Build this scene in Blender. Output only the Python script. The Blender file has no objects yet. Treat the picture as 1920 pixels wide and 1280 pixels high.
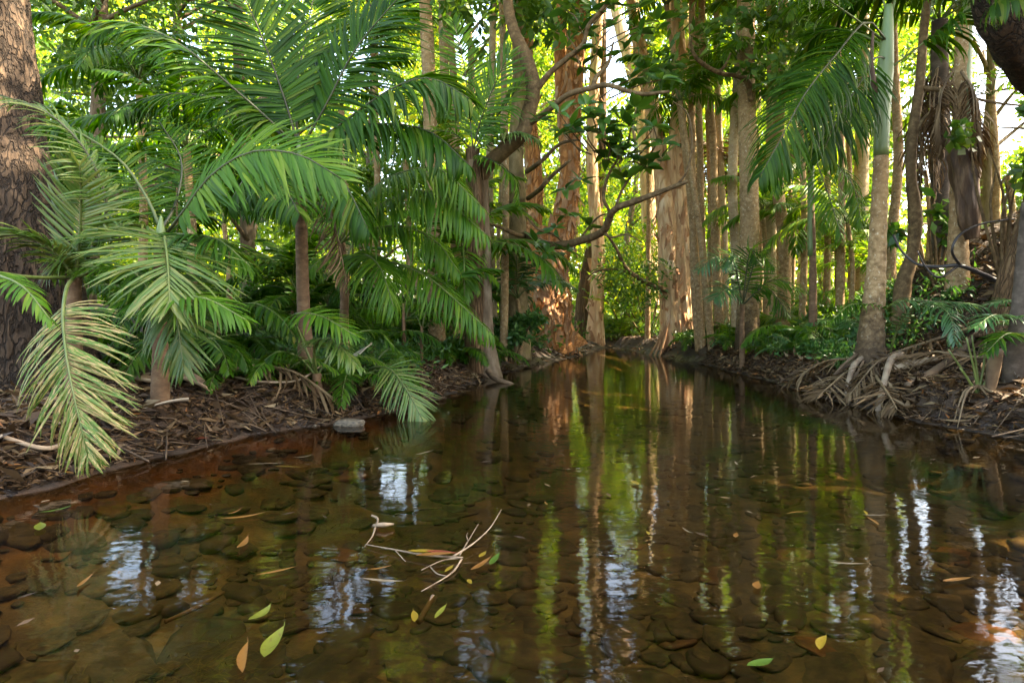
import bpy, math, random
import numpy as np
from mathutils import Vector, Matrix, noise
random.seed(7); np.random.seed(7)
R = math.radians
scene = bpy.context.scene
COL = scene.collection
V = Vector
UP = V((0, 0, 1))

# ------------------------------------------------------------------ camera, sky, sun, exposure
CAM_H, FPX, HORIZON = 0.8, 1250.0, 590.0
cd = bpy.data.cameras.new("camera"); cam = bpy.data.objects.new("camera", cd); COL.objects.link(cam)
cam.location = (0, 0, CAM_H); cam.rotation_euler = (R(90), 0, 0)
cd.sensor_width = 36; cd.lens = 36 * FPX / 1920; cd.shift_y = -50 / 1920
cd.clip_start = 0.05; cd.clip_end = 600
scene.camera = cam

SUN_EL, SUN_AZ = 46.0, 84.0          # azimuth measured from +Y towards +X
world = bpy.data.worlds.new("World"); scene.world = world; world.use_nodes = True
wn = world.node_tree; bg = wn.nodes["Background"]
sky = wn.nodes.new("ShaderNodeTexSky"); sky.sky_type = 'NISHITA'; sky.sun_disc = False
sky.sun_elevation = R(SUN_EL); sky.sun_rotation = R(SUN_AZ); sky.dust_density = 2.5; sky.air_density = 1.0
wn.links.new(sky.outputs[0], bg.inputs[0]); bg.inputs[1].default_value = 0.15
sl = bpy.data.lights.new("sun", 'SUN'); sl.energy = 4.0; sl.angle = R(0.5); sl.color = (1.0, 0.93, 0.80)
so = bpy.data.objects.new("sun", sl); COL.objects.link(so)
sd = V((math.sin(R(SUN_AZ)) * math.cos(R(SUN_EL)), math.cos(R(SUN_AZ)) * math.cos(R(SUN_EL)), math.sin(R(SUN_EL))))
so.rotation_euler = sd.to_track_quat('Z', 'Y').to_euler(); so.location = sd * 50
vs = scene.view_settings
vs.view_transform = 'Standard'; vs.look = 'None'; vs.gamma = 1; vs.exposure = 3.4; vs.use_curve_mapping = False
vs.use_white_balance = True; vs.white_balance_temperature = 7900; vs.white_balance_tint = 10
scene.render.engine = 'CYCLES'
cy = scene.cycles
cy.use_denoising = True; cy.max_bounces = 8; cy.diffuse_bounces = 4; cy.transmission_bounces = 5; cy.glossy_bounces = 3
cy.transparent_max_bounces = 8; cy.caustics_reflective = False; cy.caustics_refractive = False
cy.sample_clamp_indirect = 6

def at(px, py, Y):
    "the point at depth Y seen at photograph pixel (px, py)"
    return V(((px - 960) * Y / FPX, Y, CAM_H - (py - HORIZON) * Y / FPX))

# ------------------------------------------------------------------ object helpers
def obj(name, me, parent=None, mats=None):
    o = bpy.data.objects.new(name, me); COL.objects.link(o)
    if parent is not None: o.parent = parent
    if mats and me is not None and not me.materials:
        for m in mats: me.materials.append(m)
    return o
def tag(o, label=None, cat=None, group=None, kind=None):
    if label: o['label'] = label
    if cat: o['category'] = cat
    if group: o['group'] = group
    if kind: o['kind'] = kind
    return o
def empty(name, loc, label, cat, group=None):
    o = bpy.data.objects.new(name, None); COL.objects.link(o); o.location = loc; o.empty_display_size = .1
    return tag(o, label, cat, group)

class MB:
    def __init__(s): s.v = []; s.f = []; s.mi = []
    def add(s, vs_, fs, mi=0):
        k = len(s.v); s.v.extend([tuple(p) for p in vs_]); s.f.extend([tuple(i + k for i in f) for f in fs]); s.mi.extend([mi] * len(fs))
    def tube(s, pts, rad, n=8, mi=0, cap=True, disp=None):
        N = len(pts); ref = None; k = len(s.v)
        for i, p in enumerate(pts):
            t = (pts[min(i + 1, N - 1)] - pts[max(i - 1, 0)])
            t = t.normalized() if t.length > 1e-9 else UP.copy()
            if ref is None: ref = V((1, 0, 0)) if abs(t.x) < .9 else V((0, 1, 0))
            a = (ref - t * ref.dot(t)).normalized(); b = t.cross(a); ref = a
            for j in range(n):
                th = 2 * math.pi * j / n; d = a * math.cos(th) + b * math.sin(th)
                r = rad[i]
                if disp: r *= disp(p, d, i / (N - 1), th)
                s.v.append(tuple(p + d * r))
        for i in range(N - 1):
            for j in range(n):
                s.f.append((k + i * n + j, k + i * n + (j + 1) % n, k + (i + 1) * n + (j + 1) % n, k + (i + 1) * n + j)); s.mi.append(mi)
        if cap:
            s.f.append(tuple(k + j for j in range(n))[::-1]); s.f.append(tuple(k + (N - 1) * n + j for j in range(n))); s.mi.extend([mi, mi])
    def mesh(s, name, mats, off=V((0, 0, 0)), smooth=True):
        me = bpy.data.meshes.new(name)
        va = np.array(s.v, dtype=np.float64).reshape(-1, 3) - np.array(off)
        me.from_pydata(va.tolist(), [], s.f)
        for m in mats: me.materials.append(m)
        me.polygons.foreach_set('material_index', s.mi)
        if smooth: me.polygons.foreach_set('use_smooth', [True] * len(s.f))
        me.update(); return me
    def build(s, name, mats, parent=None, smooth=True, off=None):
        if off is None: off = parent_loc(parent)
        return obj(name, s.mesh(name, mats, off, smooth), parent)
def parent_loc(p):
    l = V((0, 0, 0))
    while p is not None: l = l + p.location; p = p.parent
    return l
def spline(pts, n):
    "Catmull-Rom through pts"
    P = [V(p) for p in pts]; P = [P[0] * 2 - P[1]] + P + [P[-1] * 2 - P[-2]]; out = []
    seg = len(P) - 3
    for k in range(n):
        u = k / (n - 1) * seg; i = min(int(u), seg - 1); t = u - i
        a, b, c, d = P[i:i + 4]
        out.append(.5 * ((2 * b) + (c - a) * t + (2 * a - 5 * b + 4 * c - d) * t * t + (3 * b - a - 3 * c + d) * t ** 3))
    return out
def lerps(vals, n):
    return list(np.interp(np.linspace(0, 1, n), np.linspace(0, 1, len(vals)), vals))
def ss(a, b, x):
    t = min(1, max(0, (x - a) / (b - a))); return t * t * (3 - 2 * t)

# ------------------------------------------------------------------ materials
def newmat(name):
    m = bpy.data.materials.new(name); m.use_nodes = True; nt = m.node_tree
    return m, nt, nt.nodes, nt.links, nt.nodes["Principled BSDF"]
def ramp(nt, fac, stops):
    r = nt.nodes.new("ShaderNodeValToRGB"); e = r.color_ramp.elements
    while len(e) < len(stops): e.new(.5)
    for el, (p, c) in zip(e, stops): el.position = p; el.color = (*c, 1)
    nt.links.new(fac, r.inputs[0]); return r.outputs[0]
def tex(nt, scale, detail=4, stretch=(1, 1, 1), rough=.55, kind="Noise", coord="Object"):
    tc = nt.nodes.new("ShaderNodeTexCoord"); mp = nt.nodes.new("ShaderNodeMapping"); mp.inputs[3].default_value = stretch
    nt.links.new(tc.outputs[coord], mp.inputs[0])
    t = nt.nodes.new("ShaderNodeTex" + kind); nt.links.new(mp.outputs[0], t.inputs[0]); t.inputs["Scale"].default_value = scale
    if kind == "Noise": t.inputs["Detail"].default_value = detail; t.inputs["Roughness"].default_value = rough
    return t
def mixc(nt, f, a, b, mode='MIX'):
    m = nt.nodes.new("ShaderNodeMix"); m.data_type = 'RGBA'; m.blend_type = mode
    for s, v in ((m.inputs[0], f), (m.inputs[6], a), (m.inputs[7], b)):
        if hasattr(v, 'is_output'): nt.links.new(v, s)
        elif isinstance(v, (int, float)): s.default_value = v
        else: s.default_value = (*v, 1)
    return m.outputs[2]
def bump(nt, h, strength, dist, bsdf):
    b = nt.nodes.new("ShaderNodeBump"); b.inputs[0].default_value = strength; b.inputs[1].default_value = dist
    nt.links.new(h, b.inputs["Height"]); nt.links.new(b.outputs[0], bsdf.inputs["Normal"]); return b
def leafmat(name, stops, trans=.4, tcol=None, rough=.4, spec=.5, blotch=None, tip=False, bscale=8, bstretch=(1, 1, 1), bpos=(.5, .62)):
    m, nt, N, L, p = newmat(name)
    g = N.new("ShaderNodeNewGeometry"); oi = N.new("ShaderNodeObjectInfo")
    ad = N.new("ShaderNodeMath"); ad.operation = 'ADD'; L.new(g.outputs["Random Per Island"], ad.inputs[0]); L.new(oi.outputs["Random"], ad.inputs[1])
    fr = N.new("ShaderNodeMath"); fr.operation = 'FRACT'; L.new(ad.outputs[0], fr.inputs[0])
    c = ramp(nt, fr.outputs[0], stops)
    if blotch:
        t = tex(nt, bscale, 3, bstretch)
        va = N.new("ShaderNodeVectorMath"); va.operation = 'ADD'
        mp = t.inputs[0].links[0].from_node
        cx = N.new("ShaderNodeCombineXYZ"); mu = N.new("ShaderNodeMath"); mu.operation = 'MULTIPLY'; mu.inputs[1].default_value = 37
        L.new(oi.outputs["Random"], mu.inputs[0]); L.new(mu.outputs[0], cx.inputs[0]); L.new(mu.outputs[0], cx.inputs[1])
        L.new(mp.outputs[0], va.inputs[0]); L.new(cx.outputs[0], va.inputs[1]); L.new(va.outputs[0], t.inputs[0])
        f = ramp(nt, t.outputs[0], [(bpos[0], (0, 0, 0)), (bpos[1], (1, 1, 1))])
        c = mixc(nt, f, c, blotch)
    if tip:                                              # dry brown leaflet tips and a few specks
        tc = N.new("ShaderNodeTexCoord"); sx = N.new("ShaderNodeSeparateXYZ"); L.new(tc.outputs["Object"], sx.inputs[0])
        nz = N.new("ShaderNodeTexNoise"); nz.inputs["Scale"].default_value = 9; L.new(tc.outputs["Object"], nz.inputs[0])
        a1 = N.new("ShaderNodeMath"); a1.operation = 'MULTIPLY_ADD'; a1.inputs[1].default_value = .22; L.new(nz.outputs[0], a1.inputs[0]); L.new(sx.outputs[0], a1.inputs[2])
        a2 = N.new("ShaderNodeMath"); a2.operation = 'MULTIPLY_ADD'; a2.inputs[1].default_value = .22; L.new(fr.outputs[0], a2.inputs[0]); L.new(a1.outputs[0], a2.inputs[2])
        a3 = N.new("ShaderNodeMath"); a3.operation = 'MULTIPLY'; a3.inputs[1].default_value = .75; L.new(a2.outputs[0], a3.inputs[0])
        c = mixc(nt, ramp(nt, a3.outputs[0], [(.90, (0, 0, 0)), (.95, (.85, .85, .85))]), c, (.20, .13, .05))
    L.new(c, p.inputs["Base Color"]); p.inputs["Roughness"].default_value = rough; p.inputs["Specular IOR Level"].default_value = spec
    tr = N.new("ShaderNodeBsdfTranslucent")
    L.new(mixc(nt, 1.0, c, tcol or (1.6, 1.45, .7), 'MULTIPLY'), tr.inputs[0])
    mx = N.new("ShaderNodeMixShader"); mx.inputs[0].default_value = trans
    L.new(p.outputs[0], mx.inputs[1]); L.new(tr.outputs[0], mx.inputs[2]); L.new(mx.outputs[0], N["Material Output"].inputs[0])
    return m
def barkmat(name, c1, c2, c3, scale=6, stretch=(1, 1, .25), bs=.6, bd=.02, rough=.85, spots=None, patch=1.2, crack=None, foot=None):
    m, nt, N, L, p = newmat(name)
    t = tex(nt, scale, 8, stretch, .65); t2 = tex(nt, patch, 3)
    c = ramp(nt, t.outputs[0], [(.3, c1), (.52, c2), (.72, c3)])
    c = mixc(nt, ramp(nt, t2.outputs[0], [(.4, (0, 0, 0)), (.65, (.65, .65, .65))]), c, c2)
    if spots:
        t3 = tex(nt, spots[1], 5, (1, 1, .7), .7)
        c = mixc(nt, ramp(nt, t3.outputs[0], [(spots[2], (0, 0, 0)), (spots[2] + .07, (1, 1, 1))]), c, spots[0])
    if foot:                                             # dark algae and damp soil stain on the lowest part of the trunk
        tc = N.new("ShaderNodeTexCoord"); sx = N.new("ShaderNodeSeparateXYZ"); L.new(tc.outputs["Object"], sx.inputs[0])
        hz = N.new("ShaderNodeMath"); hz.operation = 'MULTIPLY_ADD'; hz.inputs[1].default_value = .9; L.new(t.outputs[0], hz.inputs[0]); L.new(sx.outputs[2], hz.inputs[2])
        hd = N.new("ShaderNodeMath"); hd.operation = 'MULTIPLY'; hd.inputs[1].default_value = .4; L.new(hz.outputs[0], hd.inputs[0])
        c = mixc(nt, ramp(nt, hd.outputs[0], [(foot * .4, (.9, .9, .9)), (min(1, foot * .4 + .28), (0, 0, 0))]), c, (.045, .028, .016))
    h = t.outputs[0]
    if crack:
        vz = tex(nt, crack[0], 0, (1, 1, crack[1]), kind="Voronoi"); vz.feature = 'DISTANCE_TO_EDGE'
        mp = vz.inputs[0].links[0].from_node; nz = N.new("ShaderNodeTexNoise"); nz.inputs["Scale"].default_value = crack[0] * .5; nz.inputs["Detail"].default_value = 5; L.new(mp.outputs[0], nz.inputs[0])
        ad = N.new("ShaderNodeVectorMath"); ad.operation = 'MULTIPLY_ADD'; ad.inputs[1].default_value = (.35, .35, .35); L.new(nz.outputs["Color"], ad.inputs[0]); L.new(mp.outputs[0], ad.inputs[2]); L.new(ad.outputs[0], vz.inputs[0])
        cr = ramp(nt, vz.outputs["Distance"], [(0, (0, 0, 0)), (.16, (1, 1, 1))])
        c = mixc(nt, cr, tuple(a * .6 + b_ * .4 for a, b_ in zip(c1, c2)), c); h = mixc(nt, .5, h, cr)
    L.new(c, p.inputs["Base Color"]); p.inputs["Roughness"].default_value = rough; p.inputs["Specular IOR Level"].default_value = .25
    bump(nt, h, bs, bd, p); return m
def plain(name, c1, c2, scale=8, rough=.7, stretch=(1, 1, 1), bs=.3):
    m, nt, N, L, p = newmat(name); t = tex(nt, scale, 5, stretch)
    oi = N.new("ShaderNodeObjectInfo"); c = ramp(nt, t.outputs[0], [(.35, c1), (.65, c2)])
    g = N.new("ShaderNodeMath"); g.operation = 'MULTIPLY_ADD'; g.inputs[1].default_value = .5; g.inputs[2].default_value = .75
    L.new(oi.outputs["Random"], g.inputs[0])
    c = mixc(nt, 1.0, c, g.outputs[0], 'MULTIPLY')
    L.new(c, p.inputs["Base Color"]); p.inputs["Roughness"].default_value = rough; bump(nt, t.outputs[0], bs, .01, p); return m

M = {}
M['palm'] = leafmat('palm_leaf', [(0, (.012, .050, .0015)), (.5, (.024, .088, .002)), (.9, (.052, .130, .004)), (1, (.11, .16, .012))], .42, rough=.45, spec=.26, tip=True)
M['palm_bright'] = leafmat('palm_leaf_bright', [(0, (.036, .115, .005)), (.6, (.062, .165, .008)), (1, (.13, .22, .014))], .42, rough=.43, spec=.3, tip=True)
M['palm_blue'] = leafmat('palm_leaf_bluish', [(0, (.035, .11, .032)), (1, (.065, .16, .045))], .25, rough=.32, spec=.6)
M['palm_pale'] = leafmat('palm_leaf_pale', [(0, (.04, .10, .012)), (.6, (.075, .15, .02)), (1, (.15, .18, .04))], .3, rough=.4, blotch=(.17, .16, .04), bscale=9, bstretch=(1, .4, 1), bpos=(.57, .66))
M['palm_dying'] = leafmat('palm_leaf_dying', [(0, (.05, .13, .012)), (.5, (.09, .17, .02)), (1, (.22, .19, .05))], .2, rough=.55, tip=True, blotch=(.42, .28, .12), bscale=9, bstretch=(1, .4, 1), bpos=(.51, .59))
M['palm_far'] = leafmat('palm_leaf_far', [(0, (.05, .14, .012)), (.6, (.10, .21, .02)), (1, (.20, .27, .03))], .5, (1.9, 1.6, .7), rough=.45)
M['palm_dead'] = leafmat('palm_leaf_dead', [(0, (.06, .034, .015)), (.6, (.13, .078, .036)), (1, (.24, .16, .085))], .2, (1.1, 1, .8), rough=.7, spec=.2)
M['leaf_big'] = leafmat('broad_leaf', [(0, (.020, .075, .010)), (.6, (.045, .13, .015)), (1, (.09, .2, .02))], .3, rough=.32, spec=.55)
M['leaf_mid'] = leafmat('canopy_leaf', [(0, (.03, .09, .012)), (.6, (.07, .16, .02)), (1, (.14, .22, .03))], .45, rough=.45)
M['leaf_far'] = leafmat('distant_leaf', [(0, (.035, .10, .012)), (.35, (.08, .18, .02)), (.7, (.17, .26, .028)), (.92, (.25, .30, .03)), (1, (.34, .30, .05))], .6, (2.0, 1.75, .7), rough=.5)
M['herb'] = leafmat('herb_leaf', [(0, (.02, .075, .015)), (.6, (.05, .15, .03)), (1, (.10, .2, .04))], .3, rough=.4)
M['litter'] = leafmat('litter_leaf', [(0, (.018, .009, .004)), (.45, (.055, .027, .010)), (.8, (.12, .062, .024)), (.95, (.24, .15, .07)), (1, (.30, .11, .03))], .1, (1, .9, .7), rough=.65, spec=.3)
M['rachis'] = plain('palm_rachis', (.07, .11, .02), (.13, .15, .04), 10, .5)
M['rachis_dark'] = plain('palm_rachis_dark', (.03, .035, .012), (.06, .06, .02), 10, .5)
M['rachis_dead'] = plain('palm_rachis_dead', (.11, .065, .03), (.21, .14, .07), 10, .7)
M['crownshaft'] = plain('palm_crownshaft', (.10, .17, .05), (.22, .27, .10), 5, .45, (1, 1, .2))
M['palm_trunk'] = barkmat('palm_trunk', (.12, .07, .030), (.31, .195, .092), (.50, .35, .19), 16, (1, 1, 1.3), .6, .015, spots=((.52, .43, .29), 36, .58))
M['palm_trunk_foot'] = barkmat('palm_trunk_dark_foot', (.12, .07, .030), (.31, .195, .092), (.50, .35, .19), 16, (1, 1, 1.3), .6, .015, spots=((.52, .43, .29), 36, .58), foot=.75)
M['palm_trunk_pale'] = barkmat('palm_trunk_pale', (.22, .145, .075), (.43, .31, .175), (.60, .47, .30), 14, (1, 1, 1.3), .5, .012, spots=((.60, .54, .43), 30, .58))
M['palm_trunk_young'] = barkmat('palm_trunk_young', (.06, .035, .02), (.15, .085, .045), (.25, .16, .09), 12, (1, 1, 2), .5, .012)
M['palm_trunk_dark'] = barkmat('palm_trunk_dark', (.035, .026, .018), (.085, .062, .045), (.18, .14, .105), 9, (1, 1, 1.4), .6, .015, spots=((.28, .24, .19), 24, .64))
M['paperbark'] = barkmat('paperbark', (.22, .07, .022), (.60, .25, .085), (.80, .50, .27), 5, (1, 1, .3), 1.0, .06, patch=1.0, spots=((.12, .05, .02), 8, .60), crack=(9, .3))
M['paperbark_pale'] = barkmat('paperbark_pale', (.40, .19, .08), (.72, .48, .27), (.82, .68, .50), 5, (1, 1, .22), .9, .05, patch=.9, spots=((.46, .19, .07), 3.5, .57), crack=(6, .16))
M['bark_flake'] = barkmat('bark_flake', (.22, .09, .04), (.42, .22, .11), (.66, .46, .30), 8, (1, 1, .3), .5, .01)
M['bark_dark'] = barkmat('rough_dark_bark', (.014, .009, .005), (.055, .034, .020), (.15, .092, .052), 12, (1, 1, .3), 1.0, .06, patch=3, crack=(16, .34))
M['bark_moss'] = barkmat('mossy_bark', (.07, .05, .022), (.21, .15, .07), (.36, .27, .14), 12, (1, 1, .5), .9, .025, spots=((.17, .15, .04), 6, .6))
M['bark_branch'] = barkmat('branch_bark', (.04, .024, .010), (.13, .08, .036), (.27, .185, .09), 18, (1, 1, 1), .6, .012)
M['bark_grey'] = barkmat('grey_bark', (.05, .032, .018), (.16, .11, .065), (.32, .24, .16), 12, (1, 1, .25), .8, .025)
M['bark_red'] = barkmat('fibrous_bark', (.042, .022, .010), (.15, .082, .038), (.30, .19, .10), 14, (1, 1, .10), 1.0, .03, crack=(16, .08))
M['black_vine'] = plain('black_vine', (.014, .011, .01), (.04, .032, .028), 12, .5)
M['dry_stick'] = plain('dry_stick', (.20, .13, .08), (.38, .28, .18), 12, .7)
M['twig'] = plain('twig_bark', (.12, .075, .04), (.27, .19, .115), 30, .7)
M['root'] = plain('root', (.05, .028, .013), (.15, .092, .048), 9, .8)
M['sheath'] = plain('palm_sheath', (.10, .06, .035), (.27, .18, .10), 6, .6, (1, 1, .2))
M['sheath_grey'] = plain('palm_sheath_grey', (.24, .19, .13), (.44, .37, .28), 10, .7, (.3, 1, 1))
M['sheath_dark'] = barkmat('palm_sheath_dark', (.016, .009, .006), (.09, .05, .028), (.28, .18, .10), 9, (1, 1, .2), .9, .02, rough=.6)
M['stone'] = plain('stone', (.024, .017, .0075), (.076, .052, .021), 6, .8, bs=.7)
M['stone_red'] = plain('stone_red', (.06, .025, .008), (.13, .055, .016), 5, .7, bs=.5)
M['rock'] = plain('shore_rock', (.05, .042, .03), (.15, .12, .08), 9, .7, bs=.8)
M['weed'] = leafmat('water_weed', [(0, (.03, .028, .006)), (.5, (.07, .06, .012)), (1, (.12, .09, .02))], .2, rough=.6)
def fleaf(n, a, b, bl=None):
    a, b = [tuple(c * .34 for c in q) for q in (a, b)]
    if bl: bl = tuple(c * .6 for c in bl)
    return leafmat(n, [(0, a), (1, b)], .15, (1.1, 1, .6), rough=.4, blotch=bl, bscale=14, bpos=(.58, .66))
M['f_yellow'] = fleaf('fallen_leaf_yellow', (.55, .36, .02), (.62, .42, .03), (.30, .14, .02))
M['f_lime'] = fleaf('fallen_leaf_lime', (.30, .36, .025), (.40, .42, .04), (.16, .13, .02))
M['f_green'] = fleaf('fallen_leaf_green', (.12, .26, .02), (.16, .30, .03))
M['f_orange'] = fleaf('fallen_leaf_orange', (.48, .19, .03), (.56, .25, .04), (.25, .09, .02))
M['f_tan'] = fleaf('fallen_leaf_tan', (.50, .36, .20), (.58, .43, .26), (.30, .19, .09))
M['f_red'] = fleaf('fallen_leaf_red', (.40, .06, .02), (.48, .09, .03), (.22, .03, .01))

# ground and bed
def groundmat():
    m, nt, N, L, p = newmat('forest_floor')
    t = tex(nt, 5, 10, rough=.7); t2 = tex(nt, .9, 4); t3 = tex(nt, 40, 4)
    c = ramp(nt, t.outputs[0], [(.3, (.010, .006, .003)), (.5, (.034, .018, .008)), (.7, (.075, .042, .020))])
    c = mixc(nt, ramp(nt, t2.outputs[0], [(.45, (0, 0, 0)), (.7, (.7, .7, .7))]), c, (.085, .045, .022))
    tc = N.new("ShaderNodeTexCoord"); sx = N.new("ShaderNodeSeparateXYZ"); L.new(tc.outputs["Object"], sx.inputs[0])
    hz = N.new("ShaderNodeMath"); hz.operation = 'MULTIPLY_ADD'; hz.inputs[1].default_value = -.10; L.new(t.outputs[0], hz.inputs[0]); L.new(sx.outputs[2], hz.inputs[2])
    wet = ramp(nt, hz.outputs[0], [(.0, (1, 1, 1)), (.06, (0, 0, 0))])
    c = mixc(nt, wet, c, mixc(nt, 1.0, c, (.45, .42, .40), 'MULTIPLY'))
    L.new(c, p.inputs["Base Color"]); L.new(ramp(nt, wet, [(0, (.85, .85, .85)), (1, (.3, .3, .3))]), p.inputs["Roughness"])
    bump(nt, mixc(nt, .4, t.outputs[0], t3.outputs[0]), .9, .05, p); return m
def bedmat():
    m, nt, N, L, p = newmat('creek_silt')
    t = tex(nt, 6, 8, rough=.65); t2 = tex(nt, 1.5, 4); t3 = tex(nt, 60, 3)
    c = ramp(nt, t.outputs[0], [(.3, (.028, .019, .007)), (.5, (.072, .047, .016)), (.7, (.16, .10, .032))])
    at_ = N.new("ShaderNodeAttribute"); at_.attribute_name = 'ochre'
    f = N.new("ShaderNodeMath"); f.operation = 'MULTIPLY'; L.new(at_.outputs["Fac"], f.inputs[0])
    L.new(ramp(nt, t2.outputs[0], [(.3, (.35, .35, .35)), (.6, (1, 1, 1))]), f.inputs[1])
    oc = ramp(nt, t.outputs[0], [(.3, (.06, .014, .002)), (.6, (.19, .058, .007))])
    c = mixc(nt, f.outputs[0], c, oc)
    dp = N.new("ShaderNodeAttribute"); dp.attribute_name = 'depth'
    mud = ramp(nt, t.outputs[0], [(.3, (.010, .006, .003)), (.5, (.034, .018, .008)), (.7, (.075, .042, .020))])
    c = mixc(nt, dp.outputs["Fac"], mud, c)
    L.new(c, p.inputs["Base Color"]); p.inputs["Roughness"].default_value = .75
    bump(nt, mixc(nt, .4, t.outputs[0], t3.outputs[0]), .7, .02, p); return m
M['ground'] = groundmat(); M['bed'] = bedmat()
def watermat():
    m, nt, N, L, p = newmat('creek_water'); N.remove(p)
    t = tex(nt, 3.2, 3, (1, 1.5, 1), .5); t2 = tex(nt, 14, 2, (1, 1.5, 1), .5)
    h = mixc(nt, .22, t.outputs[0], t2.outputs[0])
    b = N.new("ShaderNodeBump"); b.inputs[0].default_value = .10; b.inputs[1].default_value = .028; L.new(h, b.inputs["Height"])
    fr = N.new("ShaderNodeFresnel"); fr.inputs[0].default_value = 1.40; L.new(b.outputs[0], fr.inputs["Normal"])
    tr = N.new("ShaderNodeBsdfTransparent"); tr.inputs[0].default_value = (.80, .66, .42, 1)
    gl = N.new("ShaderNodeBsdfGlossy"); gl.inputs["Roughness"].default_value = .045; L.new(b.outputs[0], gl.inputs["Normal"])
    mx = N.new("ShaderNodeMixShader"); L.new(fr.outputs[0], mx.inputs[0]); L.new(tr.outputs[0], mx.inputs[1]); L.new(gl.outputs[0], mx.inputs[2])
    L.new(mx.outputs[0], N["Material Output"].inputs[0]); return m
M['water'] = watermat()

# ------------------------------------------------------------------ terrain
LE = [(-8, -3.2), (0, -2.75), (1.5, -2.55), (2.86, -2.2), (3.85, -1.95), (4.44, -1.7), (5, -1.28), (5.6, -.9), (6.45, -.67), (8.2, -.39), (10.5, .30), (12.6, 1.18), (13.7, 1.55), (15.4, 1.9), (16.2, 2.35)]
RE = [(-8, 4.4), (0, 3.7), (3, 3.4), (4.17, 3.22), (5.26, 3.05), (6.25, 3.0), (8, 3.1), (10.5, 3.1), (13.3, 2.87), (15.4, 2.65), (16.2, 2.35)]
def xl(y): return float(np.interp(y, [a for a, _ in LE], [b for _, b in LE])) + .10 * noise.noise((0, y * 1.3, 3)) + .08 * noise.noise((1, y * 4, 3)) + .04 * noise.noise((2, y * 11, 3))
def xr(y): return float(np.interp(y, [a for a, _ in RE], [b for _, b in RE])) + .10 * noise.noise((5, y * 1.3, 3)) + .08 * noise.noise((7, y * 4, 3)) + .04 * noise.noise((8, y * 11, 3))
def terrain(x, y):
    a, b = xl(y), xr(y)
    n1 = noise.noise((x * .7, y * .7, 0)); n2 = noise.noise((x * 3, y * 3, 5)); n3 = noise.noise((x * 9, y * 9, 9))
    if y > 16.2: d = math.hypot(y - 16.2, max(0, abs(x - 2.35) - .2)); side = -1 if x < 2.35 else 1
    elif x < a: d = a - x; side = -1
    elif x > b: d = x - b; side = 1
    else:
        dl, dr = x - a, b - x; de = 16.2 - y
        dep = min(.30 * ss(0, 1.5, dl) + .06 * ss(0, .2, dl), .30 * ss(0, .7, dr) + .10 * ss(0, .25, dr)); dep = min(dep, .1 + de * .06)
        return -dep * (1 + .15 * n1) + .018 * n2 * ss(0, .3, min(dl, dr)) - .004
    if side < 0:
        z = .20 * ss(0, .55, d) + .11 * min(d, 7) + .05 * n1 + .035 * n2 * ss(0, .4, d) + .012 * n3 * ss(0, .2, d)
        if y > 12: z = z * .7
    else:
        win = 1 - .72 * ss(7.8, 11.5, y)
        z = .24 * ss(0, .35, d) + .06 * min(d, 6) + 1.75 * ss(.5, 3.4, d) * win + .07 * n1 + .05 * n2 * ss(0, .4, d) + .012 * n3 * ss(0, .2, d)
    if y > 16.2: z = .10 * ss(0, .6, d) + .05 * min(d, 30) + .05 * n1 + .03 * n2
    return max(z, .004 + .02 * ss(0, .1, d))
def axis(lo, hi, a, b, s, g=1.22):
    r = list(np.arange(a, b + 1e-6, s)); q, st = r[-1], s
    while q < hi: st *= g; q += st; r.append(q)
    q, st = r[0], s; l = []
    while q > lo: st *= g; q -= st; l.append(q)
    return l[::-1] + r
gx = axis(-160, 160, -5.2, 7.0, .06); gy = axis(-40, 260, .6, 17, .075)
GV = [(x, y, terrain(x, y)) for y in gy for x in gx]; nx = len(gx)
gf, bf = [], []
for j in range(len(gy) - 1):
    for i in range(nx - 1):
        q = (j * nx + i, j * nx + i + 1, (j + 1) * nx + i + 1, (j + 1) * nx + i)
        (bf if max(GV[k][2] for k in q) < .03 else gf).append(q)
def sub(name, faces, mat):
    used = sorted({k for f in faces for k in f}); mp = {k: i for i, k in enumerate(used)}
    me = bpy.data.meshes.new(name); me.from_pydata([GV[k] for k in used], [], [tuple(mp[k] for k in f) for f in faces]); me.materials.append(mat)
    me.polygons.foreach_set('use_smooth', [True] * len(faces)); return me
ground = tag(obj('ground', sub('ground', gf, M['ground'])), kind='structure')
bm_ = sub('creek_bed', bf, M['bed'])
at_ = bm_.attributes.new('ochre', 'FLOAT', 'POINT')
oc = []
for v in bm_.vertices:
    d = v.co.x - xl(v.co.y); oc.append(max(0, min(1, (1 - ss(.12, .75, d)) * (1 - ss(5.0, 6.4, v.co.y)))))
at_.data.foreach_set('value', oc)
at2 = bm_.attributes.new('depth', 'FLOAT', 'POINT'); at2.data.foreach_set('value', [1 - ss(-.05, .004, v.co.z) for v in bm_.vertices])
creek_bed = tag(obj('creek_bed', bm_), kind='structure')
wm = bpy.data.meshes.new('creek_water'); wm.from_pydata([(-6, -8, 0), (7, -8, 0), (7, 16.6, 0), (-6, 16.6, 0)], [], [(0, 1, 2, 3)]); wm.materials.append(M['water'])
tag(obj('creek_water', wm), kind='structure')

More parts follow.
